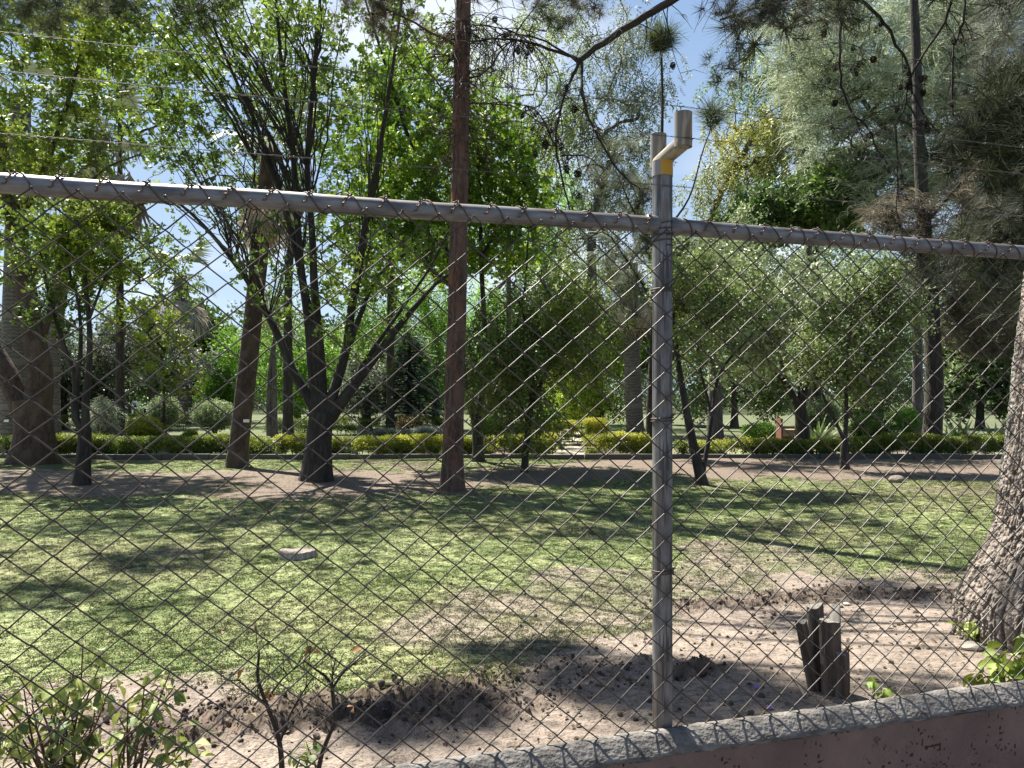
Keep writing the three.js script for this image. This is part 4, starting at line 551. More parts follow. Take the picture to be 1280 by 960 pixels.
bg('weeping_tree', 'light-green weeping tree seen under the sky gap right of the red pine trunk', 612, 30, 207, 'fine', BRIGHT, [[615, 400, 40, 50, 0, 1.6, 60], [680, 300, 40, 46, 0, 1.8, 50], [700, 240, 38, 40, 0, 1.6, 40]], { n: 8, tilt: 0.4 });
bg('yellow_green_tree', 'low spreading yellow-green tree beyond the hedge, left of the stout palm', 752, 23, 208, 'small', [[0.18, 0.27, 0.035], [0.31, 0.42, 0.05], [0.46, 0.55, 0.1]], [[740, 470, 48, 38, 0, 1.4, 80], [715, 510, 34, 22, 0, 1, 30], [775, 430, 30, 34, 0, 1, 34], [770, 510, 20, 22, 0, 0.7, 14]], { n: 8, lean: -8, bark: M.brown });
bg('feathery_grey_tree', 'tall feathery grey-green tree rising behind the fence post', 742, 25, 209, 'fine', GREY, [[770, 180, 60, 85, 0, 2.4, 110], [720, 140, 40, 60, 0, 1.8, 50], [800, 90, 50, 50, 0, 1.8, 44], [770, 40, 50, 40, 0, 1.8, 34], [750, 280, 60, 45, 0, 2, 50]], { n: 6, r: 0.25, tilt: 0.7 });
bg('yellowing_tree', 'tall tree with yellowish foliage between the post top and the right-hand boughs', 893, 26, 210, 'fine', [[0.17, 0.21, 0.07], [0.33, 0.35, 0.08], [0.5, 0.47, 0.08]], [[945, 165, 62, 55, 0, 2.2, 90], [1010, 110, 40, 60, 0, 1.8, 50], [900, 240, 50, 50, 0, 2, 55], [980, 215, 50, 40, 0, 1.8, 46]], { n: 7, r: 0.24, tilt: 0.6 });
bg('glossy_tree', 'dark glossy-leaved tree above the pale rounded crown, right of the post', 1020, 21, 211, 'broad', DARKG, [[1020, 265, 55, 40, 0, 1.4, 66], [950, 280, 50, 34, 0, 1.2, 50], [1065, 230, 32, 42, 0, 1, 30]], { n: 9, r: 0.16, bark: M.dark });
bg('tamarisk', 'grey trunk behind the near-black one with huge feathery grey-green foliage above', 1147, 20, 212, 'feather', [[0.18, 0.22, 0.14], [0.34, 0.39, 0.26], [0.52, 0.57, 0.4]], [[1075, 120, 95, 110, 0, 2.6, 190], [1180, 110, 80, 110, 0, 2.4, 150], [1240, 210, 60, 60, 0, 2, 70], [1110, 240, 60, 50, 0, 1.8, 60], [1000, 60, 60, 60, 0, 2, 50], [1100, -40, 130, 50, 0, 2, 30], [1220, 20, 60, 60, 0, 2, 60]], { n: 3.8, r: 0.15, s: 1.15, R: 0.32, tilt: 0.7, mat: NEEDLE });
bg('garden_tree', 'green garden tree seen beneath the pale rounded crown', 918, 29, 213, 'small', [[0.09, 0.14, 0.05], [0.18, 0.25, 0.09], [0.34, 0.42, 0.17]], [[920, 470, 45, 42, 0, 1.6, 70], [970, 490, 30, 34, 0, 1.2, 34], [880, 500, 20, 26, 0, 1, 16]], { n: 9 });
bg('garden_tree', 'shaded green tree at the far right between the black trunk and the big trunk', 1225, 27, 214, 'broad', [[0.06, 0.09, 0.035], [0.11, 0.16, 0.06], [0.26, 0.33, 0.13]], [[1225, 440, 50, 60, 0, 1.8, 90], [1195, 490, 26, 40, 0, 1, 30], [1260, 490, 26, 40, 0, 1, 30]], { n: 9, bark: M.dark });
bg('garden_tree', 'mid-green tree behind the small forked tree, under its crown', 1100, 25, 215, 'small', [[0.06, 0.1, 0.035], [0.12, 0.18, 0.065], [0.28, 0.35, 0.14]], [[1095, 470, 38, 48, 0, 1.4, 60], [1070, 500, 25, 25, 0, 1, 20]], { n: 9, bark: M.dark });
bg('garden_tree', 'deep green tree filling the gap between the olive crown and the fence post', 690, 31, 216, 'broad', DARKG, [[690, 440, 60, 50, 0, 2, 80], [640, 480, 40, 35, 0, 1.5, 40], [820, 430, 34, 50, 0, 1.6, 40]], { n: 8, bark: M.dark });
bg('grey_trunk_tree', 'bare grey trunk beyond the hedge under the pale crown, left of the red wooden chair', 896, 20, 217, 'small', PALE, [[890, 330, 40, 40, 0, 1, 30], [940, 300, 40, 36, 0, 1, 30]], { n: 8, r: 0.17, from: 0.6 });
bg('pale_stem_tree', 'pair of pale thin stems beyond the hedge between the leaning palm and the dark tree', 343, 22, 218, 'small', [[0.1, 0.16, 0.05], [0.21, 0.28, 0.085], [0.34, 0.42, 0.14]], [[350, 390, 30, 34, 0, 1, 24]], { n: 6, r: 0.1, from: 0.7, limbs: [{ p: [[337, 545], [336, 500], [340, 440], [352, 390]], r: [0.09, 0.04], from: 0.8 }] });

const SOFT = [[0.09, 0.14, 0.035], [0.19, 0.27, 0.06], [0.36, 0.44, 0.11]];
bg('tall_garden_tree', 'tall open tree in the garden filling the sky behind the many-stemmed dark tree', 360, 21, 221, 'broad', SOFT, [[310, 120, 120, 120, 0, 2.5, 170], [400, 100, 90, 110, 0, 2.2, 100], [300, 260, 80, 60, 0, 2, 60], [420, 260, 60, 80, 0, 2, 60]], { n: 4.5, s: 0.72, r: 0.15, from: 0.5, bark: M.dark, up: 0.7 });
bg('tall_garden_tree', 'tall open tree in the garden at the upper left, between the palm trunks', 150, 23, 222, 'broad', SOFT, [[150, 150, 85, 100, 0, 2.5, 110], [60, 60, 90, 70, 0, 2.4, 60], [190, 330, 60, 60, 0, 2, 60], [110, 330, 50, 60, 0, 2, 46], [230, 60, 60, 60, 0, 2, 46]], { n: 4.5, s: 0.72, r: 0.15, from: 0.5, bark: M.dark, up: 0.7 });
bg('tall_garden_tree', 'tall open tree in the garden between the many-stemmed tree and the red pine trunk', 488, 23, 223, 'broad', SOFT, [[490, 150, 75, 110, 0, 2.2, 100], [450, 330, 70, 60, 0, 2, 70], [520, 40, 60, 50, 0, 2, 40], [540, 300, 40, 50, 0, 2, 30]], { n: 5, s: 0.75, r: 0.14, from: 0.5, bark: M.dark, up: 0.7 });
bg('tall_garden_tree', 'open yellow-green tree in the garden right of the red pine trunk, behind the hanging bough', 636, 25, 224, 'fine', [[0.12, 0.17, 0.04], [0.24, 0.31, 0.07], [0.4, 0.46, 0.13]], [[640, 210, 60, 70, 0, 2.2, 80], [690, 150, 50, 60, 0, 2, 50], [610, 100, 50, 60, 0, 2, 50], [690, 50, 60, 50, 0, 2, 44], [590, 40, 40, 40, 0, 2, 20], [690, 300, 60, 50, 0, 2, 60]], { n: 6, s: 0.9, r: 0.13, from: 0.5, tilt: 0.7 });
bg('garden_tree', 'light green low tree in the garden behind the leaning palm and the many-stemmed trunk', 372, 30, 225, 'small', BRIGHT, [[340, 440, 50, 45, 0, 2, 60], [420, 450, 50, 45, 0, 2, 60], [380, 490, 40, 30, 0, 1.5, 36]], { n: 8 });
bg('garden_tree', 'sunlit sapling with lime leaves in front of the lilac tree at the left', 205, 18, 226, 'broad', LIME, [[200, 440, 36, 55, 0, 0.9, 50], [170, 400, 30, 36, 0, 0.8, 24], [222, 480, 24, 30, 0, 0.7, 20]], { n: 4, s: 0.7, r: 0.05, bark: M.dark });
bg('garden_tree', 'tall leafy green tree behind the cone-hung boughs, right of the yellowing tree', 1010, 27, 227, 'fine', [[0.1, 0.16, 0.05], [0.2, 0.28, 0.08], [0.36, 0.44, 0.16]], [[980, 120, 70, 70, 0, 2.4, 90], [920, 90, 40, 40, 0, 2, 24], [1060, 60, 60, 60, 0, 2, 50], [1000, 200, 60, 50, 0, 2, 50]], { n: 6, s: 0.95, r: 0.2, tilt: 0.7 });

/* blue-green fir in the garden */
{
  const Z = 24, base = W(512, Z), r = RNG(301), rd = () => r() * 2 - 1, g = thing('blue_fir', 'conical blue-green fir beyond the hedge, left of the red pine trunk', 'fir tree', base), H = 3.15, mb = new MB(), list = [];
  mb.tube([V(0, 0, 0), V(0, H * 0.5, 0), V(0, H, 0)], [0.11, 0.07, 0.02], 9);
  for (let i = 0; i < 120; i++) { const t = Math.pow(i / 120, 0.85), y = 0.35 + t * (H - 0.35), len = 1.25 * (1 - t) + 0.12, a = i * 2.4, e = V(Math.cos(a) * len, -0.18 * len, Math.sin(a) * len); mb.tube([V(0, y, 0), V(e.x * 0.5, y + 0.02, e.z * 0.5), V(e.x, y + e.y, e.z)], [0.016, 0.012, 0.006], 4, { cap: false }); for (let k = 0; k < 9 * len + 2; k++) { const q = 0.25 + 0.75 * r(); list.push({ p: V(e.x * q, y + e.y * q, e.z * q), e: [rd() * 0.4, -a + rd() * 1.3, -0.25 + rd() * 0.3], s: 1.0 + 0.5 * r(), c: C(...mix3([0.04, 0.07, 0.06], [0.13, 0.2, 0.16], r())) }); } }
  part('trunk', mb.geo(), M.dark, g); crown('crown', 'fir', list, NEEDLE, g);
}
/* the far trees that close the view */
{
  const r = RNG(333), rd = () => r() * 2 - 1, list = [], top = (x) => { const px = clamp(x / 58 * FPX + 640, -300, 1500); return (px < 330 ? 62 : px < 520 ? 80 : px < 860 ? 110 : 150) * (0.75 + 0.6 * vn(x * 0.35, 3)); };
  for (let i = 0; i < 21000; i++) { const x = rd() * 62, Z = 48 + 22 * r(), hpx = top(x), y = Math.pow(r(), 1.15) * (EYE + hpx / FPX * 58), tone = vn(x * 0.4, y * 0.5, Z * 0.3); list.push({ p: V(x, y + 0.3, -Z), e: [rd(), r() * 6.28, rd()], s: 3.2 + 2.2 * r(), c: C(...mix3(mix3([0.06, 0.09, 0.045], [0.16, 0.21, 0.1], tone), [0.3, 0.38, 0.2], 0.5 * r() * r())) }); }
  const w = crown('distant_woods', 'small', list, LEAF, scene); w.userData = { kind: 'stuff', label: 'far-off belt of mixed green trees closing the view', category: 'woods' };
}

/* ------------------------------------------------------------------ hedges, kerb, path, shrubs */
{
  const mb = new MB(), bx = (x0, x1, z) => { for (let x = x0; x < x1; x += 0.9) { const e = Math.min(x1, x + 0.886), j = (vn(x * 3, 1.2) - 0.5) * 0.02; mb.box(x, -0.05, z - 0.13, e, 0.085 + j, z); } }; bx(-13, 13, -14.75); struct('kerb', mb.geo(), M.kerb = std(0.075, 0.07, 0.062, 0.95));
  const pm = new MB(), q = (px, Z) => { const p = W(px, Z); p.y = gh(p.x, p.z, false) + 0.012; return p; }; for (let Z = 15.1; Z < 27; Z += 0.5) { const c = lerp(712, 690, (Z - 15) / 12), w0 = 22 + (Z - 15) * 0.8; pm.face([q(c - w0, Z), q(c + w0, Z), q(c + w0 - 0.5, Z + 0.5), q(c - w0 - 0.5, Z + 0.5)]); } struct('garden_path', pm.geo(), std(0.34, 0.29, 0.22));
  const p2 = new MB(); for (let x = -14; x < 14; x += 1) { const y = 0.028; p2.face([V(x, y, -18.6), V(x + 1, y, -18.6), V(x + 1, y, -19.9), V(x, y, -19.9)]); } struct('garden_path_across', p2.geo(), std(0.3, 0.26, 0.2));
}
function hedge(label, x0, x1, Z, h, dep, pal, n, seed, name = 'clipped_hedge', group) {
  const r = RNG(seed), rd = () => r() * 2 - 1, a = W(x0, Z).x, b = W(x1, Z).x, g = thing(name, label, 'hedge', [(a + b) / 2, 0, -Z - dep / 2], group), list = [], mb = new MB(), half = (b - a) / 2;
  for (let x = -half + 0.05; x < half; x += 0.14 + 0.06 * r()) { const z = rd() * dep * 0.3; mb.tube([V(x, -0.02, z), V(x + rd() * 0.04, h * 0.35, z + rd() * 0.04), V(x + rd() * 0.12, h * 0.8, z + rd() * 0.1)], [0.011, 0.009, 0.005], 5, { cap: false }); }
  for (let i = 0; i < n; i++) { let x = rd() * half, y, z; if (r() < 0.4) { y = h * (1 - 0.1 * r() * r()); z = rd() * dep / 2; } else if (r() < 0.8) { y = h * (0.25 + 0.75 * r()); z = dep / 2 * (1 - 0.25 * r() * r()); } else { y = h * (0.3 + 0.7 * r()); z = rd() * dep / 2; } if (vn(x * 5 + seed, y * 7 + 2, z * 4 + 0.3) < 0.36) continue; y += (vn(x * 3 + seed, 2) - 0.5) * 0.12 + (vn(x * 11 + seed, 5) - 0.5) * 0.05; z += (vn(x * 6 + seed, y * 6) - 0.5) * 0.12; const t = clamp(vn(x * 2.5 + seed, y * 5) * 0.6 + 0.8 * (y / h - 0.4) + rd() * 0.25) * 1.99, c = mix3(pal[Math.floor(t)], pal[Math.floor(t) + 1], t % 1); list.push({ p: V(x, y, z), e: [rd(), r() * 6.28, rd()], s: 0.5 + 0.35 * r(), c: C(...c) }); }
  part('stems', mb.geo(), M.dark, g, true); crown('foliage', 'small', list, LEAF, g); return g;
}
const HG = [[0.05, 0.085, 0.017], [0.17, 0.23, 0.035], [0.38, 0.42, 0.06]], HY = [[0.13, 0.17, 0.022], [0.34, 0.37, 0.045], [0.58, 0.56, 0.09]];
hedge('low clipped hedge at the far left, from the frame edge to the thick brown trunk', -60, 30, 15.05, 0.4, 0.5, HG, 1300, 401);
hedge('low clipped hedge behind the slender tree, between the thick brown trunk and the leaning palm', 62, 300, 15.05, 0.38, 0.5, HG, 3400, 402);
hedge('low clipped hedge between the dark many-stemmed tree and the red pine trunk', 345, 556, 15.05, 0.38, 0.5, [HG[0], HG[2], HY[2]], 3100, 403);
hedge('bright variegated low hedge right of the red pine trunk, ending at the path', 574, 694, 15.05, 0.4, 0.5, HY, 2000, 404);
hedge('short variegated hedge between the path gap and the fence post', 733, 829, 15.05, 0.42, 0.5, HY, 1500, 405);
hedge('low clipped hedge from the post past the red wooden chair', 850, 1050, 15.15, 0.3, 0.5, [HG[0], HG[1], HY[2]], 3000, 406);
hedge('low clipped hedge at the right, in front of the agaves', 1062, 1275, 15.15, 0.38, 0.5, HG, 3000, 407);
hedge('second hedge row farther back, behind the red pine trunk at the left', 330, 560, 23, 0.5, 0.6, HG, 2200, 408, 'back_hedge');
hedge('second hedge row farther back, at the left behind the boulders', -40, 230, 26, 0.5, 0.6, HG, 2400, 409, 'back_hedge');
hedge('bright yellow-green hedge along the far side of the path, left of the post', 655, 760, 19.5, 0.55, 0.6, HY, 1700, 410, 'back_hedge');
hedge('grey silvery lavender bed behind the hedge, left of the red pine trunk', 448, 560, 17.2, 0.42, 0.9, [[0.13, 0.16, 0.11], [0.22, 0.25, 0.18], [0.33, 0.35, 0.3]], 2000, 411, 'lavender_bed');
hedge('pale flowering ground cover behind the hedge, around the boulders at the left', 100, 262, 16.6, 0.2, 0.8, [[0.12, 0.13, 0.05], [0.3, 0.26, 0.14], [0.5, 0.42, 0.3]], 1500, 412, 'flower_bed');
function shrub(name, label, px, py, Z, rx, ry, pal, n, seed, kind = 'small', s = 0.75) {
  const r = RNG(seed), rd = () => r() * 2 - 1, c = P(px, py, Z), k = Z / FPX, base = V(c.x, 0, -Z), g = thing(name, label, 'shrub', base), list = [], mb = new MB();
  for (let i = 0; i < 9; i++) { const a = i * 0.7 + r(), e = V(Math.cos(a) * rx * k * 0.6, c.y + ry * k * 0.4 * rd(), Math.sin(a) * rx * k * 0.6); mb.tube([V(rd() * 0.05, -0.02, rd() * 0.05), V(e.x * 0.4, e.y * 0.6, e.z * 0.4), e], [0.02, 0.014, 0.006], 5, { cap: false }); }
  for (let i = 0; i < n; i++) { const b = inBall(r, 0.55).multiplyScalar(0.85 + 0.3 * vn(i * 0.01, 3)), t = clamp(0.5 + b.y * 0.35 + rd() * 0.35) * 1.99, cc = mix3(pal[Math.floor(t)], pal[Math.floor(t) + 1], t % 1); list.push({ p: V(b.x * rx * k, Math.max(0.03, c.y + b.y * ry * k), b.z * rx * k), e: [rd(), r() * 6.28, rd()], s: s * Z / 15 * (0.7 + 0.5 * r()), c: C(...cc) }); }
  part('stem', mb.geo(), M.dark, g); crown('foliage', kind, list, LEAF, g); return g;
}
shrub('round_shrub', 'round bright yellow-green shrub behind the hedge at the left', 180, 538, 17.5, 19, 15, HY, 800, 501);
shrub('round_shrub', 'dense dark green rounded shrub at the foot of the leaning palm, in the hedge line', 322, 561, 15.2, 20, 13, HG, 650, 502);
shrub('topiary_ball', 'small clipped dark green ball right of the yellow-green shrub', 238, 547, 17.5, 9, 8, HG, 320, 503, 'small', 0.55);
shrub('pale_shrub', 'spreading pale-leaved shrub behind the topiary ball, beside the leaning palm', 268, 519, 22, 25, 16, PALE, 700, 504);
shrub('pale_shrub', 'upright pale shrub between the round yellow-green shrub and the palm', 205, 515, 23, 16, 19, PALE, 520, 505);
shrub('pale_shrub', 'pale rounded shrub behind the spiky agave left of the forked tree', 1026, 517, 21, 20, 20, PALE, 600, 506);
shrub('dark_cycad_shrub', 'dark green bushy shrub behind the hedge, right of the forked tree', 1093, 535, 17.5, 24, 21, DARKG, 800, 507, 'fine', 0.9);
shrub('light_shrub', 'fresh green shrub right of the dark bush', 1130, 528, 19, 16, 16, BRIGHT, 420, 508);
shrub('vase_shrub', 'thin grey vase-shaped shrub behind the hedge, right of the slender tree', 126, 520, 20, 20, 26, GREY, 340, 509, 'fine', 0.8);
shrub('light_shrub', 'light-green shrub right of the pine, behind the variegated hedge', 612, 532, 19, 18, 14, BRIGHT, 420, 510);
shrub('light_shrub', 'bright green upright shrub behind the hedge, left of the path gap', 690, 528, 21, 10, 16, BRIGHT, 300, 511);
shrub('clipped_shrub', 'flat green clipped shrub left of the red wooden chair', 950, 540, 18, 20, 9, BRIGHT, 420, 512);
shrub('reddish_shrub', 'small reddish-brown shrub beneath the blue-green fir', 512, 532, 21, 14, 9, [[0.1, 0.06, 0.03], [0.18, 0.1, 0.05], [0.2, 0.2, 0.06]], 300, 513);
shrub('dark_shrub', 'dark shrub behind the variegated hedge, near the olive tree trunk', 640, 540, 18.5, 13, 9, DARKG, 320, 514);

/* agaves and sword-leaved plants */
const sword = (() => { const mb = new MB(), N = 5; for (let i = 0; i <= N; i++) { const t = i / N, w = 0.055 * Math.sin(Math.PI * (0.22 + 0.76 * t)) * (1 - t * 0.35) + 0.001, y = t - 0.18 * t * t, x = 0.16 * t * t; for (const s of [-1, 0, 1]) mb.v(V(x + (s ? 0.02 * (1 - t) : 0), y, s * w), V(1, 0.2, s * 0.4).normalize(), s, t); } for (let i = 0; i < N; i++) for (let s = 0; s < 2; s++) { const q = i * 3 + s; mb.tri(q, q + 1, q + 3); mb.tri(q + 1, q + 4, q + 3); } return mb.geo(true); })();
function agave(label, px, Z, size, n, mat, seed, name = 'agave') { const r = RNG(seed), base = W(px, Z), g = thing(name, label, 'agave', base); for (let i = 0; i < n; i++) { const t = i / n, m = part('leaf', sword, mat, g); m.rotation.set(0, i * 2.4 + r() * 0.3, -lerp(0.12, 1.25, t), 'YXZ'); m.scale.set(size * (0.85 + 0.25 * r()), size * (0.85 + 0.25 * r()), size); } return g; }
const agM = leafM(0.27, 0.35, 0.14, 0.3, 0.5), agM2 = leafM(0.18, 0.25, 0.12, 0.3, 0.5), agM3 = leafM(0.34, 0.38, 0.2, 0.25, 0.55);
agave('spiky pale-green agave behind the hedge, right of the red wooden chair', 1022, 17.5, 0.95, 26, agM, 601);
agave('smaller narrow agave close behind the hedge, left of the small forked tree', 1046, 17, 0.6, 18, agM3, 602);
agave('agave immediately right of the near-black trunk', 1184, 17.3, 0.75, 22, agM, 603);
agave('large dark-centred agave, second to the right of the near-black trunk', 1200, 17.5, 0.95, 26, agM2, 604);
agave('pale agave near the big trunk at the right edge', 1246, 17.5, 0.9, 26, agM3, 605);
agave('small spiky plant behind the variegated hedge, beside the path gap', 700, 17.5, 0.5, 16, agM, 606);

/* ------------------------------------------------------------------ small things in the garden and beyond */
function boulder(name, label, p, s, mat, seed, flat = 0.65, cat = 'stone') { const g = new THREE.IcosahedronGeometry(1, 4), a = g.attributes.position; for (let i = 0; i < a.count; i++) { const v = V(a.getX(i), a.getY(i), a.getZ(i)); v.multiplyScalar(0.75 + 0.5 * fbm(v.x * 1.2 + seed, v.y * 1.2, v.z * 1.2 + 0.37, 4)); v.y *= flat; a.setXYZ(i, v.x * s[0], v.y * s[1], v.z * s[2]); } g.computeVertexNormals(); return one(name, label, cat, g, mat, p); }
const stoneM = new THREE.MeshStandardMaterial({ map: tex(256, (u, v) => mix3([0.3, 0.28, 0.25], [0.55, 0.52, 0.47], fbm(u * 8, v * 8, 0, 5, 8))), roughness: 0.95 });
boulder('white_boulder', 'whitish boulder right of the small topiary ball', W(262, 17.3).add(V(0, 0.12, 0)), [0.15, 0.3, 0.15], std(0.42, 0.39, 0.35), 1, 1);
boulder('white_boulder', 'pale low boulder behind the hedge, right of the thick brown trunk', W(92, 17.3).add(V(0, 0.1, 0)), [0.28, 0.24, 0.2], std(0.36, 0.32, 0.27), 2, 1);
boulder('lawn_stone', 'small flat stone lying on the lawn in front of the near-black trunk', onGround(1120, 603).add(V(0, 0.03, 0)), [0.12, 0.11, 0.09], std(0.15, 0.125, 0.1), 3);
boulder('white_stone', 'flat whitish stone on bare earth at the foot of the big trunk', onGround(1216, 812).add(V(0, 0.012, 0)), [0.052, 0.03, 0.035], std(0.44, 0.39, 0.32), 4);
boulder('small_stone', 'small grey stone on bare earth right of the wooden stump', onGround(1058, 757).add(V(0, 0.008, 0)), [0.018, 0.014, 0.016], stoneM, 5);
{ // red wooden chair
  const b = W(985, 16.4), g = thing('wooden_chair', 'small red-brown wooden chair with a tan seat behind the hedge', 'chair', b), red = std(0.13, 0.042, 0.024, 0.85), tan = std(0.3, 0.215, 0.135, 0.85), bx = (...q) => { const m = new MB(); m.box(...q); return m.geo(); };
  part('backrest', bx(-0.2, 0.1, -0.16, -0.165, 0.72, 0.16), red, g); part('seat', bx(-0.163, 0.46, -0.17, 0.17, 0.49, 0.15), tan, g); part('upper_panel', bx(-0.163, 0.36, 0.152, 0.17, 0.49, 0.175), tan, g); part('front_panel', bx(-0.163, 0.12, 0.145, 0.165, 0.357, 0.168), red, g); part('side_panel', bx(0.146, 0.12, -0.165, 0.166, 0.357, 0.142), red, g); for (const [x, z] of [[-0.15, -0.15], [0.15, -0.15], [-0.15, 0.15], [0.15, 0.15]]) part('leg', bx(x - 0.02, 0, z - 0.02, x + 0.02, 0.12, z + 0.02), red, g);
}
{ // tags on two trunks
  const m = std(0.75, 0.75, 0.72, 0.6), bx = () => { const q = new MB(); q.box(-0.05, -0.025, 0, 0.05, 0.025, 0.006); return q.geo(); };
  one('trunk_tag', 'tiny white tag on the leaning palm trunk', 'tag', bx(), m, P(308, 526, 12.98)); one('trunk_tag', 'tiny white tag on the grey palm trunk at the left edge', 'tag', bx(), m, P(8, 526, 16.6));
}
{ // far low building, railing, car
  const g = thing('distant_building', 'pale low building glimpsed behind the leaning palm', 'building', W(312, 62)), bx = (...q) => { const m = new MB(); m.box(...q); return m.geo(); };
  part('wall', bx(-2.6, 0, -3, 2.6, 2.5, 0), std(0.6, 0.62, 0.66), g); part('roof', bx(-2.8, 2.505, -3.2, 2.8, 2.7, 0.2), std(0.35, 0.34, 0.34), g); for (const x of [-1.7, 0.2, 1.7]) { const w = part('window', bx(x - 0.4, 0.9, 0.004, x + 0.4, 1.9, 0.04), std(0.5, 0.5, 0.5), g); part('pane', bx(x - 0.34, 0.96, 0.044, x + 0.34, 1.84, 0.05), std(0.04, 0.05, 0.06, 0.1), w); }
  const f = thing('white_railing', 'white railing along the far side of the garden at the left', 'railing', W(140, 44)), wm = std(0.78, 0.78, 0.76, 0.5); part('top_bar', bx(-2.4, 0.93, -0.03, 2.4, 1.0, 0.03), wm, f); part('lower_bar', bx(-2.4, 0.4, -0.025, 2.4, 0.45, 0.025), wm, f); for (let i = 0; i < 9; i++) part('railing_post', bx(-2.4 + i * 0.59, 0, -0.022, -2.33 + i * 0.59, 0.928, 0.022), wm, f);
  const c = thing('parked_car', 'pale car parked far off behind the white railing', 'car', W(148, 50)), s = new THREE.Shape(); [[-2.1, 0.35], [-2.1, 0.8], [-1.5, 0.92], [-0.8, 1.42], [0.7, 1.45], [1.35, 0.98], [2.05, 0.85], [2.1, 0.4]].forEach(([x, y], i) => (i ? s.lineTo(x, y) : s.moveTo(x, y)));
  const eg = new THREE.ExtrudeGeometry(s, { depth: 1.5, bevelEnabled: true, bevelSize: 0.08, bevelThickness: 0.08, bevelSegments: 2 }); eg.translate(0, 0, -0.75); part('body', eg, std(0.7, 0.7, 0.72, 0.3, { metalness: 0.1 }), c); const wg = new THREE.CylinderGeometry(0.32, 0.32, 0.2, 18); wg.rotateX(Math.PI / 2); for (const [x, z] of [[-1.3, 0.8], [1.3, 0.8], [-1.3, -0.8], [1.3, -0.8]]) part('wheel', wg, std(0.03, 0.03, 0.03), c).position.set(x, 0.32, z); for (const [a, b] of [[-0.75, -0.05], [0.05, 0.75]]) part('window', bx(a, 0.98, 0.832, b, 1.36, 0.842), std(0.03, 0.04, 0.05, 0.08), c);
}

/* ------------------------------------------------------------------ stumps, stick, petals */
{
  const woodM = barkMat([0.025, 0.018, 0.013], [0.13, 0.1, 0.078], { bump: 0.006, sx: 9, sy: 1.2, seed: 9 }), endM = new THREE.MeshStandardMaterial({ map: tex(128, (u, v) => mix3([0.13, 0.115, 0.095], [0.33, 0.31, 0.27], fbm(u * 8, v * 8, 0, 4, 8))), roughness: 1 });
  const base = onGround(1032, 868), d0 = -base.z, g = thing('wooden_stump', 'cluster of four weathered cut stems standing by the wall cap at the right', 'stump', base), L = (px, py, dd = 0) => P(px, py, d0 + dd).sub(base);
  const stake = (b, t, r0, r1, f, seed, top = endM) => { // f(angle) lifts the rim
    const m = new MB(), N = 26, K = 20, rim = [], r = RNG(seed); const ax = [b, b.clone().lerp(t, 0.5).add(V((r() - 0.5) * 0.01, 0, (r() - 0.5) * 0.01)), t];
    for (let k = 0; k <= K; k++) { const q = k / K, c = new THREE.CatmullRomCurve3(ax).getPoint(q); for (let i = 0; i <= N; i++) { const a = (i % N) / N * 6.2832, rr = lerp(r0, r1, q) * (1 + 0.22 * (fbm(Math.cos(a) * 1.6 + seed, Math.sin(a) * 1.6, q * 1.1 + 0.2, 3) - 0.5) * 2 + 0.05 * (vn(Math.cos(a) * 7 + seed, Math.sin(a) * 7, q * 2 + 0.4) - 0.5)); const p = V(c.x + Math.cos(a) * rr, c.y + (k === K ? f(a) : f(a) * Math.max(0, (q - 0.8) / 0.2)), c.z + Math.sin(a) * rr); m.v(p, V(Math.cos(a), 0, Math.sin(a)), i / N * 1, c.y * 1.2); if (k === K) rim.push(p); } }
    for (let k = 0; k < K; k++) for (let i = 0; i < N; i++) { const q = k * (N + 1) + i, w = q + N + 1; m.tri(q, w, q + 1); m.tri(q + 1, w, w + 1); }
    const o = part('stem', m.geo(true), woodM, g); woodM.side = endM.side = THREE.DoubleSide;
    const e = new MB(), c = e.v(V(t.x, t.y + 0.0, t.z), V(0, 1, 0), 0.5, 0.5); rim.forEach((p, i) => e.v(p.clone().lerp(t, 0.04), V(0, 1, 0), 0.5 + 0.4 * Math.cos(i / N * 6.28), 0.5 + 0.4 * Math.sin(i / N * 6.28))); for (let i = 0; i < N; i++) e.tri(c, c + 1 + i + 1, c + 1 + i); part('cut_end', e.geo(true), top, o);
  };
  stake(L(1022, 878, 0.05), L(1001, 776, 0.02), 0.024, 0.021, (a) => 0.006 * Math.cos(a * 2), 1);
  stake(L(1028, 885, 0.06), L(1019, 757, 0.06), 0.03, 0.027, (a) => 0.018 * Math.max(0, Math.cos(a - 0.2)) - 0.006, 2);
  stake(L(1042, 892, 0), L(1037, 775, 0), 0.037, 0.035, (a) => 0.056 * ss(0.55, 0.8, Math.cos(a + 0.25)) + 0.002 * Math.sin(a * 5), 3);
  stake(L(1050, 895, -0.03), L(1053, 817, -0.035), 0.028, 0.023, (a) => 0.012 * (vn(a * 3, 4) - 0.3), 4);
  const sp = new MB(), r = RNG(3); for (let i = 0; i < 16; i++) { const b = L(1053 + (r() - 0.5) * 18, 817, -0.035), e = b.clone().add(V((r() - 0.3) * 0.05, r() * 0.035, (r() - 0.5) * 0.03)); sp.tube([b, b.clone().lerp(e, 0.5).add(V(0, 0.006, 0)), e], [0.0025, 0.0018, 0.0006], 4); } part('splinters', sp.geo(), std(0.2, 0.15, 0.1), g, true);
}
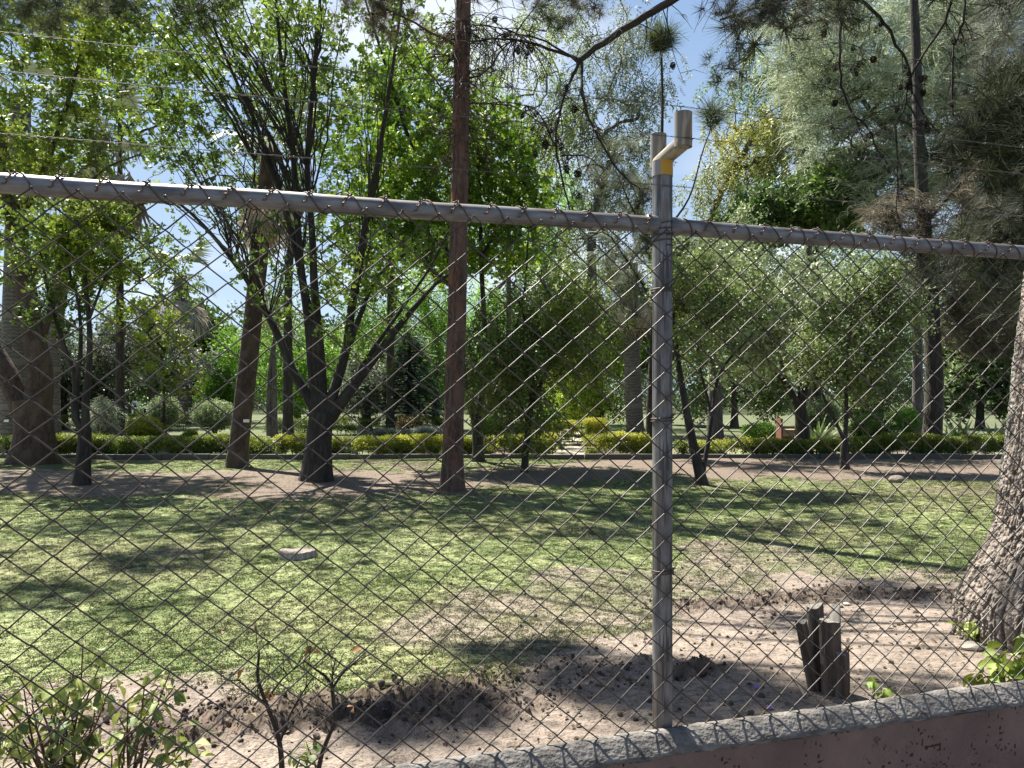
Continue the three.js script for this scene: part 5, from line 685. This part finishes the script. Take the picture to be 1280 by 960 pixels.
{
  const b = onGround(372, 696), g = thing('cut_stump', 'low sawn-off tree stump flush in the lawn at the left', 'stump', b), N = 40, m = new MB(), rim = []; for (let k = 0; k <= 4; k++) for (let i = 0; i <= N; i++) { const a = (i % N) / N * 6.2832, r = (0.155 - 0.018 * Math.min(1, k / 3)) * (1 + 0.25 * (fbm(Math.cos(a) * 2 + 3, Math.sin(a) * 2, 0.3, 3) - 0.5) * 2), p = V(Math.cos(a) * r, -0.03 + k * 0.02 + (vn(a * 4, k) - 0.5) * 0.01, Math.sin(a) * r * 0.9); m.v(p, V(Math.cos(a), 0, Math.sin(a)), a, k * 0.05); if (k === 4) rim.push(p); }
  for (let k = 0; k < 4; k++) for (let i = 0; i < N; i++) { const q = k * (N + 1) + i, w = q + N + 1; m.tri(q, w, q + 1); m.tri(q + 1, w, w + 1); } const gm = M.hero.clone(); gm.side = THREE.DoubleSide; part('bark', m.geo(true), gm, g);
  const e = new MB(), c = e.v(V(0, 0.048, 0), V(0, 1, 0), 0.5, 0.5); rim.forEach((p, i) => e.v(p, V(0, 1, 0), 0.5 + 0.45 * Math.cos(i / N * 6.28), 0.5 + 0.45 * Math.sin(i / N * 6.28))); for (let i = 0; i < N; i++) e.tri(c, c + 2 + i, c + 1 + i); part('sawn_top', e.geo(), new THREE.MeshStandardMaterial({ map: tex(128, (u, v) => { const d = Math.hypot(u - 0.5, v - 0.5), k = fbm(u * 8, v * 8, 0, 4, 8); return mix3([0.12, 0.1, 0.082], [0.23, 0.2, 0.17], clamp(0.5 + 0.35 * Math.sin(d * 70 + k * 5) + (k - 0.5))); }), roughness: 1, side: THREE.DoubleSide }), g);
}
{ const a = onGround(986, 846), b = onGround(1006, 874), m = new MB(); a.y += 0.012; b.y += 0.012; const c = a.clone().lerp(b, 0.5); m.tube([a, c.clone().add(V(0.004, 0.004, 0)), b].map((p) => p.clone().sub(c)), [0.0042, 0.005, 0.0044], 8, { rough: 0.1 }); one('dry_stick', 'pale dry stick on the ground left of the wooden stump', 'stick', m.geo(), std(0.42, 0.34, 0.25), c); }
{ const pm = leafM(0.3, 0.2, 0.62, 0.3, 0.7); [[482, 899, 'violet fallen petal on the dark turned soil near the middle'], [946, 863, 'violet fallen petal left of the dry stick'], [962, 888, 'violet fallen petal by the wall cap, lowest right'], [1150, 705, 'violet fallen petal on the turf edge before the big trunk']].forEach(([x, y, l], i) => { const m = new MB(); for (let k = 0; k < 5; k++) { const a = k * 1.2 + i; leafTri(m, V(0, 0, 0), V(Math.cos(a), 0.4, Math.sin(a)), 0.016, 0.012, V(-Math.sin(a), 0, Math.cos(a)), 0.3); } one('fallen_petal', l, 'petal', m.geo(), pm, onGround(x, y).add(V(0, 0.004, 0))); }); }

/* ------------------------------------------------------------------ plants close to the fence */
function bladeLeaf(seed) { const r = RNG(seed), mb = new MB(), N = 6, ws = [0.02, 0.62, 0.98, 0.9, 0.62, 0.3, 0.01]; for (let i = 0; i <= N; i++) { const t = i / N, w = 0.3 * ws[i] * (1 + (r() - 0.5) * 0.12); for (const s of [-1, 0, 1]) mb.v(V(t, -0.28 * t * t + (s ? 0.09 * ws[i] : 0) + (r() - 0.5) * 0.02, s * w), V(0, 1, -s * 0.3).normalize(), t, s * 0.5 + 0.5); } for (let i = 0; i < N; i++) for (let s = 0; s < 2; s++) { const q = i * 3 + s; mb.tri(q, q + 1, q + 3); mb.tri(q + 1, q + 4, q + 3); } return mb.geo(true); }
const BL = [1, 2, 3, 4].map(bladeLeaf), leafTex = (a, b) => tex(128, (u, v) => { const vein = Math.min(1, Math.abs(v - 0.5) * 14), side = Math.abs(((u * 7 + Math.abs(v - 0.5) * 4) % 1) - 0.5) * 2; return mix3(b, mix3(a, b, 0.35 * ss(0.85, 1, side) + 0.5 * (fbm(u * 8, v * 8, 0, 3, 8) - 0.3)), vein); });
const nearLeaf = (a, b, tr = 0.45) => new THREE.MeshPhysicalMaterial({ map: leafTex(a, b), roughness: 0.6, transmission: tr, thickness: 0, side: THREE.DoubleSide, specularIntensity: 0.5 });
const NL = [nearLeaf([0.24, 0.31, 0.07], [0.42, 0.46, 0.16], 0.55), nearLeaf([0.3, 0.36, 0.08], [0.46, 0.5, 0.18], 0.55), nearLeaf([0.1, 0.16, 0.045], [0.22, 0.27, 0.1])], NB = [nearLeaf([0.16, 0.26, 0.03], [0.3, 0.4, 0.08]), nearLeaf([0.2, 0.27, 0.03], [0.36, 0.4, 0.08])];
function nearPlant(name, label, base, tips, leaves, len, mats, seed, stemM, droop = 0.5) {
  const r = RNG(seed), rd = () => r() * 2 - 1, g = thing(name, label, 'plant', base), mb = new MB(), L = (p) => p.clone().sub(base);
  for (const [px, py, dd] of tips) {
    const tip = P(px, py, -base.z + (dd || 0)), s = base.clone().add(V(rd() * 0.03, 0, rd() * 0.03)), mid = s.clone().lerp(tip, 0.5).add(V(rd() * 0.03, 0.04, rd() * 0.03)), pts = resample([s, mid, tip], 0.03); mb.tube(pts.map(L), pts.map((_, i) => lerp(0.004, 0.0014, i / pts.length)), 5, { cap: false });
    for (let k = 0; k < leaves; k++) { const q = pts[Math.floor(pts.length * (0.45 + 0.54 * Math.sqrt(r())))], a = r() * 6.28, st = 0.012 + 0.02 * r(), p2 = q.clone().add(V(Math.cos(a) * st, st * 0.4, -Math.sin(a) * st)); mb.tube([L(q), L(p2)], [0.0012, 0.0008], 4, { cap: false }); const m = part('leaf', BL[k % 4], mats[Math.floor(r() * mats.length)], g); m.position.copy(L(p2)); m.rotation.set(rd() * 0.9, a, -droop + rd() * 0.7, 'YXZ'); const s2 = len * (0.6 + 0.65 * r()); m.scale.set(s2, s2, s2 * (0.85 + 0.4 * r())); }
  }
  part('stem', mb.geo(), stemM, g); return g;
}
const stemB = std(0.09, 0.06, 0.035), stemG = std(0.12, 0.13, 0.04);
const at0 = (px, d) => { const x = (px - 640) / FPX * d; return V(x, gh(x, -d), -d); };
nearPlant('leafy_shrub', 'leafy olive-green shrub behind the mesh at the lower left corner', at0(70, 1.95), [[104, 806], [128, 822], [92, 840], [60, 848], [24, 846], [4, 868], [112, 862], [40, 880], [88, 888], [18, 905], [70, 915], [118, 900], [45, 935], [92, 940], [20, 948], [120, 935], [-20, 850], [-25, 910], [64, 960], [140, 855], [55, 870], [100, 905], [0, 890], [78, 930], [30, 862], [128, 848], [66, 862]], 11, 0.037, NL, 701, stemB);
nearPlant('leafy_shrub', 'sparser leafy shrub just right of the corner shrub, reaching along the mesh', at0(165, 2.0), [[182, 846], [214, 836], [218, 858], [192, 872], [160, 880], [205, 888], [228, 906], [246, 928], [222, 934], [175, 905], [150, 900], [140, 945], [240, 950], [198, 858], [212, 920]], 8, 0.037, NL, 702, stemB);
nearPlant('green_seedling', 'small green broad-leaved seedling between the two bare twig bushes', at0(380, 2.15), [[372, 948], [386, 944], [394, 956]], 5, 0.032, [NL[2]], 703, stemG);
nearPlant('lime_plant', 'bright lime-green leafy plant by the wall cap at the right edge', at0(1262, 2.62), [[1262, 812], [1248, 830], [1276, 822], [1290, 800], [1236, 845], [1300, 830], [1270, 850], [1222, 852]], 7, 0.07, NB, 704, stemG, 0.3);
nearPlant('small_plant', 'small sprig of yellow-green leaves at the foot of the big trunk', at0(1215, 3.35), [[1204, 778], [1216, 790], [1226, 786], [1232, 800]], 5, 0.055, [NB[1], NL[1]], 705, stemG);
nearPlant('small_plant', 'shaded weed with narrow leaves between stump and wall cap', at0(1100, 2.5), [[1092, 852], [1104, 862], [1112, 872], [1096, 874]], 5, 0.035, [NB[0], NL[2]], 706, stemG);
function twigBush(label, base, limbs, n, seed) {
  const r = RNG(seed), rd = () => r() * 2 - 1, g = thing('bare_twig_bush', label, 'dead shrub', base), mb = new MB(), tw = new MB(), L = (p) => p.clone().sub(base), d0 = -base.z;
  const grow = (s, d, len, rad, depth) => { const pts = [s.clone()]; let q = s.clone(); for (let i = 0; i < 5; i++) { d.add(V(rd() * 0.18, 0.05 + rd() * 0.1, rd() * 0.18)).normalize(); q = q.clone().addScaledVector(d, len / 5); pts.push(q); } tw.tube(pts.map(L), pts.map((_, i) => lerp(rad, rad * 0.35, i / 5)), 5, { cap: false }); if (depth) for (let i = 0; i < 3; i++) grow(pts[1 + Math.floor(r() * 4)], d.clone().add(V(rd() * 0.9, rd() * 0.4 + 0.2, rd() * 0.9)).normalize(), len * 0.6, rad * 0.55, depth - 1); };
  limbs.forEach((l, i) => { const p = resample(l.p.map(([x, y, z]) => P(x, y, d0 + (z || 0))), 0.02); (i ? tw : mb).tube(p.map(L), p.map((_, k) => lerp(l.r[0], l.r[1], k / p.length)), 9, { rough: 0.15, seed }); for (let k = 0; k < (l.n ?? n); k++) { const q = p[Math.floor(p.length * (0.3 + 0.69 * r()))]; grow(q, V(rd(), 0.6 + rd() * 0.5, rd()).normalize(), 0.05 + 0.07 * r(), 0.0017, 1); } });
  part('main_stem', mb.geo(), M.dark, g); part('branches', tw.geo(), M.dark, g);
  const dm = nearLeaf([0.2, 0.09, 0.03], [0.34, 0.2, 0.08], 0.3); for (let k = 0; k < 5; k++) { const m = part('dry_leaf', BL[k % 4], dm, g), l = limbs[k % limbs.length].p, q = l[Math.floor(l.length * 0.6)]; m.position.copy(L(P(q[0] + rd() * 26, q[1] - r() * 30, d0 + rd() * 0.05))); m.rotation.set(rd(), r() * 6, -0.8 + rd(), 'YXZ'); m.scale.setScalar(0.026 + 0.012 * r()); }
  return g;
}
twigBush('bare dark twig bush behind the mesh, bottom left of centre', at0(352, 2.08), [{ p: [[353, 985], [351, 940], [346, 915], [336, 888], [327, 864], [322, 846], [324, 816]], r: [0.0085, 0.003] }, { p: [[350, 928], [362, 895], [378, 866], [392, 846]], r: [0.004, 0.0016] }, { p: [[334, 882], [318, 868], [298, 850]], r: [0.0035, 0.0014] }, { p: [[337, 870], [352, 850], [368, 836], [388, 822]], r: [0.003, 0.0013] }], 4, 801);
twigBush('bare twig bush with a pruned knuckle, right of the other twig bush', at0(398, 2.12), [{ p: [[396, 975], [402, 944], [411, 920], [419, 900], [417, 878], [415, 856]], r: [0.007, 0.005], n: 4 }, { p: [[415, 858], [408, 846], [396, 838], [380, 826]], r: [0.0045, 0.0014] }, { p: [[416, 860], [428, 842], [446, 826], [456, 816]], r: [0.004, 0.0014] }, { p: [[415, 858], [416, 840], [420, 822]], r: [0.003, 0.0012] }], 3, 802);

renderer.render(scene, camera);
